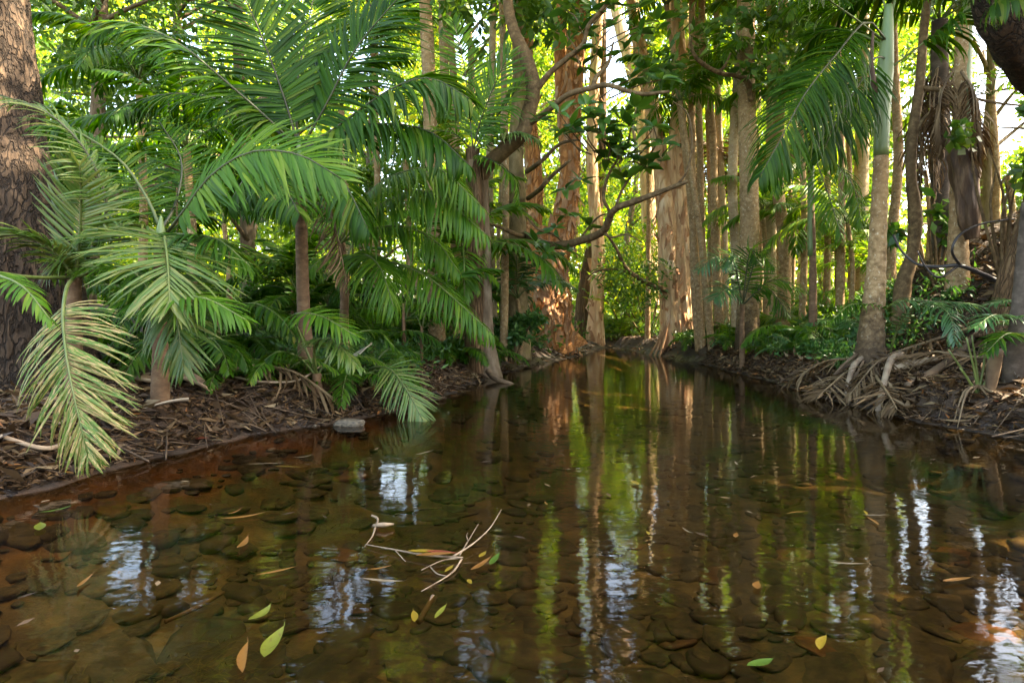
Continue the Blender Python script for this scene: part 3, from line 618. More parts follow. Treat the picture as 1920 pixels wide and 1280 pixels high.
ros = [(1012, 225, 7.6), (1045, 215, 7.5), (1075, 230, 7.4), (1100, 205, 7.3), (1120, 225, 7.3), (1140, 215, 7.2), (1165, 220, 7.2), (1185, 240, 7.2), (1200, 205, 7.3), (1060, 250, 7.5), (1095, 255, 7.4),
       (1130, 260, 7.3), (1165, 265, 7.3), (1200, 275, 7.3), (1225, 240, 7.3), (1180, 300, 7.4), (1150, 290, 7.5), (1210, 320, 7.5), (1235, 300, 7.4), (1165, 330, 7.6), (1130, 300, 7.6), (1250, 270, 7.3)]
for x, y, Y in ros:
    c = at(x + rng.uniform(-8, 8), y + rng.uniform(-8, 8), Y)
    rosette(H2, c, V((rng.uniform(-.5, .5), rng.uniform(-.6, .2), 1)).normalized(), 7, .25, rng)
    s = at(1150 + (x - 1150) * .45, 300 + (y - 300) * .2, 7.55); tube_part(H2, 'twig', [s, s.lerp(c, .5) + V((rng.uniform(-.05, .05), 0, rng.uniform(-.06, .06))), c], [.010, .008, .005], 'bark_branch', 5, 8)
for x, y, Y in [(1005, 455, 8.7), (1040, 430, 8.6), (1065, 405, 8.5), (1025, 475, 8.6), (1105, 425, 8.3), (1060, 470, 8.5), (1060, 355, 8.9), (1090, 340, 8.8)]:
    rosette(H2, at(x, y, Y), V((rng.uniform(-.5, .5), rng.uniform(-.6, .2), 1)).normalized(), 7, .24, rng)
for x, y, Y in [(1060, 90, 8.1), (1090, 60, 8), (1120, 90, 7.8), (1110, 20, 7.9), (1150, 50, 7.8), (1170, 95, 7.7), (1200, 60, 7.7), (1145, 10, 7.8), (1195, 15, 7.8), (1060, 20, 8.3), (1180, 150, 7.5), (1215, 130, 7.5), (1090, 125, 8), (1040, 60, 8.3), (1235, 40, 7.7), (1240, 150, 7.4)]:
    c = at(x, y, Y); rosette(H1, c, V((rng.uniform(-.6, .6), rng.uniform(-.6, .2), 1)).normalized(), 7, .24, rng)
    s = at(1100 + (x - 1100) * .3, y + 35, 7.85); tube_part(H1, 'twig', [s, s.lerp(c, .5) + V((.03, 0, .04)), c], [.010, .008, .005], 'bark_branch', 5, 8)

rng = random.Random(29); bl1 = []
for x, y, Y in [(890, 20, 9), (850, 60, 9.5), (1010, 20, 9.5), (1080, 30, 9), (1370, 20, 9.2), (1430, 110, 9.5), (1480, 40, 9), (1230, 110, 9.5), (1500, 120, 9.4)]:
    c = at(x, y, Y)
    for q in range(3): bl1.append((c + V((rng.gauss(0, .3), rng.gauss(0, .3), rng.gauss(0, .15))), rng.uniform(.2, .4), 46))
HANG = bl1
# ------------------------------------------------------------------ paperbarks
def flakes(parent, P, rads, n, rng, zr=(0, 1), size=(.10, .42), w=(.04, .15)):
    for i in range(n):
        t = rng.uniform(*zr); k = int(t * (len(P) - 1)); p = P[k]; r = rads[k] * rng.uniform(.96, 1.04); a = rng.uniform(math.pi * .98, math.pi * 2.02)
        o_ = V((math.cos(a), math.sin(a), 0)); sx = V((-o_.y, o_.x, 0)); l = rng.uniform(*size); ww = rng.uniform(*w); cu = rng.uniform(.02, .12); sk = rng.gauss(0, .25)
        vs_ = []
        for j in range(4):
            s = j / 3; c = p + o_ * (r + cu * s * s) + UP * (-l * s if i % 3 else l * s) + sx * sk * l * s; wj = ww * (1 - .55 * s * s)
            vs_ += [c - sx * wj * .5 - o_ * .012, c + o_ * .01, c + sx * wj * .5 - o_ * .012]
        mb = MB(); mb.add(vs_, [f for j in range(3) for f in ((3 * j, 3 * j + 1, 3 * j + 4, 3 * j + 3), (3 * j + 1, 3 * j + 2, 3 * j + 5, 3 * j + 4))]); mb.build('bark_flake', [M['bark_flake']], parent)
def pbdisp(a=.12, seed=0):
    def f(p, d, t, th):
        q = noise.noise((d.x * 2.2 + seed, d.y * 2.2, p.z * .9)) * a + noise.noise((d.x * 6 + seed, d.y * 6, p.z * 2.2)) * a * .7 + noise.noise((d.x * 14, d.y * 14 + seed, p.z * 5)) * a * .45
        return 1 + q
    return f
def pbtrunk(parent, pts, rads, mat, name='trunk', k=110, n=44, a=.12, seed=0, nf=60, zr=(.05, .9)):
    pts = [at(*p) if not isinstance(p, Vector) else p for p in pts]
    P = spline(pts, k); rr = lerps(rads, k); mb = MB(); mb.tube(P, rr, n, 0, True, pbdisp(a, seed)); mb.build(name, [M[mat]], parent); flakes(parent, P, rr, nf, random.Random(seed), zr); return P
b = on_ground(1018, 13.3, .15)
P1 = empty('paperbark_tree', b, 'massive paperbark with flaking orange bark leaning at the left waterline', 'tree', 'paperbark trees')
pbtrunk(P1, [b + V((.1, 0, -.1)), at(1016, 640, 13.3), at(1014, 560, 13.3), at(1014, 480, 13.3), at(1022, 430, 13.3)], [.80, .64, .57, .54, .49, .44], 'paperbark', seed=3, nf=280, a=.2)
pbtrunk(P1, [at(1040, 480, 13.2), at(1058, 420, 13.2), at(1068, 330, 13.2), at(1072, 200, 13.3), at(1082, 60, 13.4), at(1092, -80, 13.5), at(1100, -350, 13.7)], [.30, .24, .20, .19, .19, .17, .12], 'paperbark', 'stem', seed=4, nf=110, n=28)
pbtrunk(P1, [at(1002, 490, 13.3), at(998, 430, 13.3), at(1002, 330, 13.4), at(990, 200, 13.6), at(985, 20, 13.7), at(980, -250, 13.9)], [.28, .20, .16, .14, .13, .1], 'paperbark', 'stem', seed=5, nf=70, n=28)
pbtrunk(P1, [at(1066, 330, 13.3), at(1056, 220, 13.5), at(1050, 100, 13.7), at(1055, -40, 13.9)], [.14, .13, .12, .1], 'paperbark', 'stem', seed=6, nf=14, n=18, k=60)
b = on_ground(1116, 16.6, .15)
P2 = empty('paperbark_tree', b, 'pale paperbark trunk standing at the far end of the pool', 'tree', 'paperbark trees')
pbtrunk(P2, [b, at(1117, 600, 16.6), at(1120, 520, 16.6), at(1121, 460, 16.6), at(1110, 300, 16.8), at(1120, 60, 17), at(1140, -200, 17)], [.26, .19, .165, .16, .14, .13, .1], 'paperbark_pale', seed=7, nf=40, n=26)
b = on_ground(1090, 17.6, .1)
P2b = empty('dark_paperbark', b, 'dark reddish trunk leaning just left of the far pale paperbark', 'tree')
pbtrunk(P2b, [b, at(1094, 560, 17.6), at(1106, 480, 17.6), at(1118, 420, 17.6), at(1128, 320, 17.8), at(1130, 60, 18), at(1130, -200, 18)], [.22, .18, .15, .12, .11, .1, .08], 'bark_red', seed=8, nf=10, n=18, k=60)
b = on_ground(1266, 13.4, .15)
P3 = empty('paperbark_tree', b, 'twin stemmed cream paperbark with stringy roots at the right waterline', 'tree', 'paperbark trees')
pbtrunk(P3, [b, at(1262, 620, 13.4), at(1256, 540, 13.4), at(1252, 450, 13.4), at(1245, 360, 13.5), at(1232, 250, 13.8), at(1205, 120, 14), at(1185, 0, 14.2), at(1165, -150, 14.4)], [.34, .26, .22, .20, .17, .15, .14, .12, .1], 'paperbark_pale', seed=9, nf=60, n=34)
pbtrunk(P3, [b + V((.12, .02, 0)), at(1276, 600, 13.45), at(1276, 500, 13.45), at(1274, 400, 13.5), at(1270, 290, 13.5), at(1276, 150, 13.6), at(1268, 20, 13.7), at(1262, -150, 13.8)], [.32, .25, .22, .21, .19, .15, .13, .1], 'paperbark_pale', 'stem', seed=10, nf=50, n=34)
rng = random.Random(3)
for i in range(22):
    a = rng.uniform(math.pi * 1.0, math.pi * 2.05); p0 = at(1266, rng.uniform(585, 625), 13.4) + V((math.cos(a) * .26, math.sin(a) * .24, 0)); p2 = V((p0.x + math.cos(a) * rng.uniform(.2, .5), p0.y + math.sin(a) * rng.uniform(.1, .35), -.04)); p1 = p0.lerp(p2, .5) + UP * .03 - V((math.cos(a), math.sin(a), 0)) * .05
    tube_part(P3, 'root', [p0, p1, p2], [.03, .028, .02], 'bark_flake', 6, 9)
# bright leaning far paperbark
b = on_ground(1222, 20, .1)
P4 = empty('paperbark_tree', b, 'sunlit white paperbark leaning left high behind the twin stemmed one', 'tree', 'paperbark trees')
pbtrunk(P4, [b, at(1218, 450, 20), at(1208, 250, 20), at(1185, 130, 20), at(1160, 40, 20), at(1140, -60, 20)], [.26, .22, .2, .19, .17, .14], 'paperbark_pale', seed=12, nf=8, n=20, k=60)
b = on_ground(1302, 15.5, .1)
P5 = empty('paperbark_tree', b, 'slim cream paperbark half hidden behind slender palms on the right bank', 'tree', 'paperbark trees')
pbtrunk(P5, [b, at(1308, 420, 15.5), at(1300, 280, 15.5), at(1288, 120, 15.5), at(1284, -60, 15.6)], [.2, .17, .15, .13, .1], 'paperbark_pale', seed=13, nf=12, n=20, k=60)

# ------------------------------------------------------------------ slender palms on the right bank
RG = 'slender palms on the right bank'
tall_palm('slender ringed palm nearest the twin stemmed paperbark', [(1312, 650), (1306, 520), (1299, 380), (1294, 200), (1291, -10)], 11.6, 13, 'palm_trunk', 8.5, group=RG)
tall_palm('thin spotted palm second to the right of the twin paperbark', [(1332, 610), (1320, 450), (1312, 300), (1306, 100), (1304, -20)], 12.6, 13, 'palm_trunk', 9.3, group=RG, seed=2)
tall_palm('straight brown palm with a small arching frond across its top', [(1350, 600), (1340, 450), (1330, 250), (1322, 100), (1318, -20)], 12.0, 14, 'palm_trunk', 8.6, group=RG, seed=3)
tall_palm('thin pale palm just left of the thick speckled palm', [(1360, 600), (1357, 480), (1354, 330), (1350, 100), (1348, -10)], 13.4, 11, 'palm_trunk_pale', 9.4, group=RG, seed=4)
tall_palm('yellowish palm hugging the left side of thick speckled palm', [(1383, 620), (1381, 480), (1379, 330), (1378, 100), (1376, -10)], 11.4, 18, 'palm_trunk_pale', 8.8, group=RG, seed=5)
tall_palm('thickest speckled palm on the right bank, dark at its foot', [(1400, 630), (1407, 470), (1405, 320), (1398, 140), (1396, -10)], 10.2, 34, 'palm_trunk_foot', 8.2, group=RG, seed=6)
tall_palm('pale straight palm left of a pair behind the small fan palm', [(1446, 610), (1445, 480), (1443, 330), (1444, 120), (1444, -20)], 12.0, 20, 'palm_trunk_pale', 9, group=RG, seed=7)
tall_palm('brown straight palm right of a pair behind the small fan palm', [(1466, 630), (1465, 480), (1462, 330), (1466, 120), (1468, -20)], 10.8, 21, 'palm_trunk', 8.7, group=RG, seed=8)
tall_palm('pale hazy palm trunk standing in the bright gap', [(1614, 560), (1615, 460), (1618, 330), (1621, 150), (1622, -20)], 13.0, 25, 'palm_trunk_pale', 10.0, group=RG, seed=9)
tall_palm('dim palm trunk hidden close behind the leaning crownshaft palm', [(1668, 560), (1668, 450), (1672, 300), (1678, 100)], 9.2, 17, 'palm_trunk', 7.8, group=RG, seed=10)
for i, (x, Y, w) in enumerate([(1330, 19, 8), (1425, 16, 12), (1490, 17, 14), (1550, 18, 12), (1590, 20, 10)]):
    tall_palm('faint far palm trunk, ' + ('leftmost', 'second from left', 'third from left', 'fourth from left', 'rightmost')[i] + ', deep in the bright right grove', [(x, 590), (x + 2, 480), (x - 1, 300), (x, 100)], Y, w, 'palm_trunk_pale', 9.5, group='faint far palms in the bright right grove', seed=20 + i, nf=8)
# thin green palm with crown in view
b = on_ground(1524, 8.6)
S1 = empty('feather_palm', b, 'thin bamboo like green palm with feathery crown at head height', 'palm')
palm_trunk(S1, [b, at(1524, 480, 8.6), at(1521, 380, 8.6), at(1520, 300, 8.6)], [.06, .042, .038, .034], 'palm_trunk_young', .16, n=10)
tube_part(S1, 'crownshaft', [(1520, 480, 8.6), (1520, 380, 8.6), (1522, 290, 8.6), (1527, 262, 8.6)], [.04, .039, .036, .02], 'crownshaft', 10)
k = dict(mat='palm_bright', rmat='rachis_dark')
frond(S1, [(1525, 275, 8.6), (1550, 240, 8.4), (1590, 220, 8.2), (1640, 240, 8.0)], 28, .45, .038, droop=1.6, face=(0, -.4, .9), **k)
frond(S1, [(1525, 275, 8.6), (1540, 230, 8.5), (1570, 170, 8.4), (1600, 120, 8.3)], 28, .5, .038, face=(-.2, -.8, .4), droop=.8, g=.4, **k)
frond(S1, [(1525, 280, 8.6), (1560, 300, 8.4), (1600, 350, 8.2), (1615, 420, 8.1)], 28, .45, .038, droop=2, **k)
frond(S1, [(1523, 280, 8.6), (1490, 270, 8.4), (1460, 300, 8.2), (1450, 360, 8.1)], 26, .42, .038, droop=2, **k)
frond(S1, [(1524, 280, 8.6), (1530, 300, 8.1), (1555, 370, 7.8), (1580, 450, 7.7)], 26, .42, .036, droop=1.8, face=(0, -.5, .8), **k)
# ---- leaning palm K with green crownshaft
b = on_ground(1632, 6.5, .08)
K = empty('crownshaft_palm', b, 'leaning palm with smooth green crownshaft and dark flared foot on the right bank', 'palm')
palm_trunk(K, [b, at(1633, 640, 6.5), at(1642, 520, 6.5), at(1648, 400, 6.5), at(1652, 292, 6.5)], [.175, .135, .10, .082, .072, .066], 'palm_trunk_foot', .15, 'trunk', 20, .085)
tube_part(K, 'crownshaft', [(1652, 293, 6.5), (1655, 200, 6.5), (1660, 130, 6.5), (1664, 60, 6.5), (1666, 10, 6.5)], [.068, .072, .075, .055, .035], 'crownshaft', 14)
k = dict(mat='palm', rmat='rachis')
frond(K, [(1664, 80, 6.5), (1625, 40, 6.2), (1570, 100, 5.9), (1512, 172, 5.7), (1467, 255, 5.6), (1425, 330, 5.55)], 60, .62, .044, face=(-.1, -.75, .6), droop=1.8, v=-.05, g=.6, s0=.3, mat='palm', rmat='rachis_dark')
frond(K, [(1662, 110, 6.5), (1640, 110, 6.3), (1610, 160, 6.2), (1569, 225, 6.1), (1540, 295, 6.05)], 48, .56, .042, face=(0, -.7, .6), droop=1.8, s0=.25, mat='palm', rmat='rachis_dark')
frond(K, [(1660, 80, 6.5), (1610, 40, 6.3), (1554, 0, 6.1), (1480, -60, 5.8), (1400, -60, 5.5)], 36, .5, .042, droop=2.3, v=-.2, g=.7, s0=.35, **k)
frond(K, [(1668, 130, 6.5), (1700, 105, 6.4), (1760, 60, 6.2), (1815, 20, 6.0), (1900, -20, 5.8)], 36, .5, .042, droop=2.2, v=-.2, g=.7, s0=.3, **k)
frond(K, [(1664, 50, 6.5), (1650, -20, 6.6), (1600, -100, 6.7), (1500, -120, 6.8)], 32, .5, .042, droop=2, s0=.3, **k)
frond(K, [(1668, 50, 6.5), (1690, -30, 6.6), (1760, -80, 6.7), (1850, -50, 6.8)], 32, .5, .042, droop=2.2, s0=.3, **k)
frond(K, [(1664, 90, 6.5), (1600, 60, 6.9), (1540, 60, 7.2), (1490, 110, 7.4)], 30, .5, .042, droop=2.0, s0=.25, **k)
tube_part(K, 'old_spathe', [(1637, 60, 6.2), (1634, 120, 6.2), (1638, 165, 6.2), (1640, 200, 6.2)], [.012, .02, .042, .012], 'sheath_dark', 7, 14)
# wavy thin tree and skirt palms
b = on_ground(1688, 7.4)
W1 = empty('wavy_tree', b, 'thin sinuous pale trunk just right of the leaning crownshaft palm', 'tree')
tube_part(W1, 'trunk', [b, at(1692, 540, 7.4), at(1712, 470, 7.4), at(1716, 400, 7.4), at(1708, 330, 7.4), at(1712, 250, 7.4), at(1724, 160, 7.4), at(1732, 60, 7.4), at(1745, -60, 7.4), at(1760, -300, 7.4)], [.10, .085, .065, .07, .055, .055, .05, .045, .04, .03], 'bark_branch', 10, 60, rough(.12, 5, 1))
tube_part(W1, 'branch', [(1726, 165, 7.4), (1760, 168, 7.3), (1790, 172, 7.2), (1850, 190, 7.1), (1930, 200, 7)], [.03, .026, .022, .016, .01], 'bark_branch', 6, 20)
tube_part(W1, 'branch', [(1712, 260, 7.4), (1740, 215, 7.3), (1790, 195, 7.2)], [.028, .02, .01], 'bark_branch', 6, 14)
def skirt(parent, c, n, rng, ln=1.0, spread=.35, rr=.12):
    for i in range(n):
        a = rng.uniform(0, 6.28); o_ = V((math.cos(a), math.sin(a), 0)); l = ln * rng.uniform(.7, 1.15)
        frond(parent, [c + o_ * rr * .5 + UP * rng.uniform(-.1, .15), c + o_ * (rr + spread * .6) - UP * l * .25, c + o_ * (rr + spread * rng.uniform(.5, 1)) - UP * l * .7, c + o_ * (rr + spread * rng.uniform(.3, .8)) - UP * l], 22, .36, .028, mat='palm_dead', rmat='rachis_dead', indiv=False, droop=2.6, v=-.6, g=.8, rng=rng)
b = on_ground(1768, 8.2)
W2 = empty('skirted_palm', b, 'dark palm wrapped in a skirt of hanging dead brown fronds', 'palm')
palm_trunk(W2, [b, at(1767, 480, 8.2), at(1764, 330, 8.2), at(1762, 150, 8.2), at(1762, 40, 8.2)], [.15, .12, .11, .10, .09], 'palm_trunk_dark', .13, n=12)
skirt(W2, at(1762, 140, 8.2), 15, random.Random(4), 1.45, .28)
crown(W2, at(1762, 40, 8.2), 9, 1.9, 'palm', 1.6, .6, random.Random(9), (.0, 1.0))
b = on_ground(1797, 7.2)
W3 = empty('torn_sheath_palm', b, 'palm with a burnt looking torn sheath clasping its ringed trunk', 'palm')
palm_trunk(W3, [b, at(1796, 530, 7.2), at(1797, 420, 7.2), at(1800, 290, 7.2), at(1804, 120, 7.2), at(1806, 40, 7.2)], [.15, .12, .09, .085, .075, .07], 'palm_trunk', .13, n=14)
tube_part(W3, 'crownshaft', [(1804, 260, 7.2), (1806, 150, 7.2), (1810, 60, 7.2), (1814, 0, 7.2)], [.082, .08, .07, .04], 'crownshaft', 12)
P = spline([at(1803, 262, 7.1), at(1804, 300, 7.05), at(1812, 350, 7.02), at(1818, 410, 7.0), at(1824, 448, 7.0)], 60)
mb = MB(); mb.tube(P, lerps([.05, .12, .125, .105, .09, .06], 60), 40, 0, True, lambda p, d, t, th: 1 + .25 * noise.noise((d.x * 2, d.y * 2, p.z * 5)) + .25 * noise.noise((d.x * 9, d.y * 9, p.z * 2)) + .12 * noise.noise((d.x * 20, d.y * 20, p.z * 6))); mb.build('torn_sheath', [M['sheath_dark']], W3)
skirt(W3, at(1795, 140, 7.1), 7, random.Random(6), .95, .16, .08)
crown(W3, at(1812, 20, 7.2), 8, 1.8, 'palm', 1.6, .7, random.Random(19), (.1, 1.0))
# ---- dark leaning tree at the upper right and its root mass
b = on_ground(1935, 5.8, .1)
X1 = empty('leaning_dark_tree', b, 'big rough tree at the right edge, its dark limb leaning in from above', 'tree')
tube_part(X1, 'trunk', [b - UP * .2, at(1935, 640, 5.8), at(1945, 520, 5.8), at(1965, 420, 5.85), at(2010, 300, 6), at(2080, 120, 6.2), at(2120, -200, 6.4)], [.42, .36, .26, .22, .22, .24, .2], 'bark_red', 22, 60, rough(.14, 3, .5))
tube_part(X1, 'limb', [(2060, 180, 6.1), (1990, 165, 5.4), (1935, 120, 4.9), (1890, 50, 4.6), (1860, -40, 4.5), (1830, -200, 4.5)], [.2, .18, .165, .155, .14, .12], 'bark_dark', 20, 50, rough(.12, 4, 1))
b = on_ground(1910, 4.95)
X2 = empty('palm_stump', b, 'short dark palm base standing at the right edge near the water', 'palm')
palm_trunk(X2, [b, at(1908, 690, 4.95), at(1914, 600, 4.95), at(1922, 480, 5.0), at(1930, 380, 5.0)], [.11, .095, .07, .055, .05], 'palm_trunk_dark', .1, n=14)
# near dark fronds hanging in from above the frame
b = on_ground(2080, 4.2)
X3 = empty('overhead_palm', b, 'palm beyond the right edge whose dark fronds hang into the top corner', 'palm')
palm_trunk(X3, [b, at(2090, 500, 4.2), at(2095, 200, 4.2), at(2090, -200, 4.2)], [.11, .09, .08, .075], 'palm_trunk', .13)
c = (2090, -220, 4.2)
frond(X3, [c, (2000, -190, 4.0), (1900, -110, 3.8), (1800, -60, 3.7), (1690, -40, 3.6)], 40, .42, .045, droop=2.4, v=-.25, g=.8, mat='palm', rmat='rachis')
frond(X3, [c, (2000, -130, 4.1), (1930, -60, 3.9), (1860, 10, 3.8)], 34, .42, .045, droop=2.2, v=-.2, g=.8, mat='palm', rmat='rachis')
frond(X3, [c, (1960, -230, 4.3), (1750, -150, 4.5), (1560, -70, 4.6), (1430, -20, 4.6)], 44, .46, .045, droop=2.4, v=-.25, g=.8, mat='palm', rmat='rachis')

# ------------------------------------------------------------------ right bank understorey
b = on_ground(1392, 9.3)
F1 = empty('fan_palm', b, 'small palm with spreading fan fronds on a thin stem on the right bank', 'palm')
palm_trunk(F1, [b, at(1391, 620, 9.3), at(1392, 570, 9.3)], [.045, .035, .03], 'palm_trunk_young', .06, n=9)
for e, mt in (((1310, 505), 'palm_blue'), ((1340, 560), 'palm_blue'), ((1450, 500), 'palm_bright'), ((1505, 545), 'palm_bright'), ((1480, 590), 'palm'), ((1420, 490), 'palm'), ((1355, 500), 'palm_blue')):
    x, y = e; mx = 1392 + (x - 1392) * .5
    frond(F1, [(1392, 572, 9.3), (mx, min(y, 560) - 20, 9.1), (x, y, 8.9)], 22, .36, .034, droop=1.5, s0=.2, mat=mt, rmat='rachis_dark', face=(0, -.4, .9))
b = on_ground(1660, 6.6)
F2 = empty('young_palm', b, 'low palm with long silvery frond lying level beside the leaning palm', 'palm')
frond(F2, [b, at(1665, 575, 6.5), at(1765, 566, 6.2), at(1830, 572, 6.0), at(1885, 590, 5.9)], 40, .30, .024, s0=.25, droop=1.6, v=.05, mat='palm_blue', rmat='rachis', face=(0, -.2, 1))
frond(F2, [b, at(1690, 600, 6.4), at(1740, 570, 6.2), at(1780, 590, 5.9), at(1790, 640, 5.8)], 26, .28, .026, s0=.3, droop=1.5, mat='palm_blue', rmat='rachis')
frond(F2, [b, at(1650, 590, 6.5), at(1600, 570, 6.4), at(1560, 600, 6.3)], 26, .26, .026, s0=.3, droop=1.5, mat='palm', rmat='rachis')
b = on_ground(1930, 5.2)
F3 = empty('young_palm', b, 'low palm reaching glossy fronds in from the right edge', 'palm')
frond(F3, [b, at(1920, 620, 5.1), at(1870, 590, 4.9), at(1830, 612, 4.8)], 26, .24, .026, s0=.3, droop=1.4, mat='palm_blue', rmat='rachis')
frond(F3, [b, at(1930, 640, 5.0), at(1890, 625, 4.7), at(1850, 660, 4.6)], 24, .22, .026, s0=.3, droop=1.4, mat='palm', rmat='rachis')
frond(F3, [b, at(1940, 600, 5.2), at(1905, 565, 5.2), at(1850, 570, 5.2)], 24, .22, .026, s0=.3, droop=1.4, mat='palm_blue', rmat='rachis')
b = on_ground(1835, 4.9)
F4 = empty('stalk_plant', b, 'clump of bare green stalks with frayed dry base on the right bank', 'plant')
for x, y in ((1778, 655), (1812, 632), (1822, 628), (1848, 640), (1886, 640), (1800, 690)):
    tube_part(F4, 'stalk', [b + V((random.uniform(-.03, .03), 0, .02)), at((1835 + x) / 2 + 2, (745 + y) / 2, 4.88), at(x, y, 4.85)], [.011, .009, .006], 'rachis', 6, 10)
for i in range(16):
    a = random.uniform(0, 6.28); l = random.uniform(.15, .35); o_ = V((math.cos(a), math.sin(a), 0))
    tube_part(F4, 'dry_strip', [b + o_ * .02 + UP * .1, b + o_ * l * .6 + UP * .06, V((b.x + o_.x * l, b.y + o_.y * l, max(0, terrain(b.x + o_.x * l, b.y + o_.y * l))))], [.01, .008, .004], 'rachis_dead', 4, 7)

# understorey young palms
def little_palm(px, Y, ln, n, mat, label, group, seed, stem=.1, el=(.0, 1.0)):
    b = on_ground(px, Y, .02); t = empty('young_palm', b, label, 'palm', group)
    tube_part(t, 'stem', [b, b + UP * (stem + .05)], [.022, .014], 'palm_trunk_young', 6, 3)
    crown(t, b + UP * stem, n, ln, mat, 1.7, .45, random.Random(seed), el); return t
ORD = 'leftmost second third fourth fifth sixth seventh eighth ninth tenth eleventh twelfth thirteenth fourteenth fifteenth sixteenth seventeenth eighteenth nineteenth twentieth twenty-first twenty-second twenty-third twenty-fourth twenty-fifth twenty-sixth twenty-seventh twenty-eighth'.split()
def nth(i): return 'leftmost' if i == 0 else ORD[i] + ' from left'
rng = random.Random(21)
L_ = []
for i in range(26):
    Y = rng.uniform(7.0, 11.5); lo = 430 if Y < 8 else 540; hi = 960 + (xl(Y) - .35) * FPX / Y
    L_.append((rng.uniform(lo, hi), Y))
for i, (px, Y) in enumerate(sorted(L_)):
    little_palm(px, Y, rng.uniform(.7, 1.25), rng.randint(6, 9), rng.choice(['palm', 'palm', 'palm', 'palm_bright']), 'dark young palm, ' + nth(i) + ', in the crowded thicket on the left bank', 'young palms in the left bank thicket', i, rng.uniform(.05, .7))
L_ = sorted((rng.uniform(-40, 480), rng.uniform(4.9, 7)) for i in range(12))
for i, (px, Y) in enumerate(L_): little_palm(px, Y, rng.uniform(.6, .95), 7, 'palm', 'dim young palm, ' + nth(i) + ', behind the short palm on the shaded left bank', 'young palms on the shaded far left bank', 50 + i, rng.uniform(.05, .6))
L_ = []
for i in range(24):
    Y = rng.uniform(8.6, 14); L_.append((rng.uniform(960 + (xr(Y) + .3) * FPX / Y, 1640), Y))
for i, (px, Y) in enumerate(sorted(L_)): little_palm(px, Y, rng.uniform(.5, .9), 7, rng.choice(['palm_blue', 'palm_bright', 'palm', 'palm_far']), 'low feathery young palm, ' + nth(i) + ', among the trunks of the right bank', 'young palms among the right bank trunks', 80 + i, rng.uniform(.03, .3))
L_ = sorted((rng.uniform(1560, 1960), rng.uniform(9.5, 13)) for i in range(12))
for i, (px, Y) in enumerate(L_): little_palm(px, Y, rng.uniform(.9, 1.6), 9, 'palm_far', 'sunlit young palm, ' + nth(i) + ', beyond the right hillside crest', 'sunlit young palms beyond the right hillside', 110 + i, rng.uniform(.4, 1.8))
L_ = []
for i in range(24):
    Y = rng.uniform(4.7, 10.5); L_.append((960 + (xl(Y) - rng.uniform(.3, 1.0)) * FPX / Y, Y))
for i, (px, Y) in enumerate(sorted(L_)): little_palm(px, Y, rng.uniform(.35, .72), 7, rng.choice(['palm', 'palm_bright', 'palm_bright']), 'small seedling palm, ' + nth(i) + ', along the left waterline', 'seedling palms along the left waterline', 230 + i, rng.uniform(.03, .12), (.1, 1.1))
L_ = []
for i in range(14):
    Y = rng.uniform(7.5, 12); L_.append((960 + (xr(Y) + rng.uniform(.3, .9)) * FPX / Y, Y))
for i, (px, Y) in enumerate(sorted(L_)): little_palm(px, Y, rng.uniform(.3, .55), 6, rng.choice(['palm_blue', 'palm_bright', 'palm']), 'small seedling palm, ' + nth(i) + ', along the right waterline', 'seedling palms along the right waterline', 260 + i, rng.uniform(.03, .12), (.1, 1.1))
L_ = sorted((rng.uniform(1040, 1290), rng.uniform(16.8, 22)) for i in range(16))
for i, (px, Y) in enumerate(L_): little_palm(px, Y, rng.uniform(.8, 1.4), 8, 'palm_far', 'low bright young palm, ' + nth(i) + ', behind the far end of the pool', 'young palms beyond the end of the pool', 130 + i, rng.uniform(.03, .4))
L_ = sorted((rng.uniform(0, 900), rng.uniform(9, 14)) for i in range(14))
for i, (px, Y) in enumerate(L_): little_palm(px, Y, rng.uniform(1.2, 2.0), 10, 'palm_far' if i % 2 else 'palm_bright', 'mid height palm, ' + nth(i) + ', glowing behind the left bank palms', 'mid height palms behind the left bank', 160 + i, rng.uniform(1.0, 3.2), (-.2, 1.0))
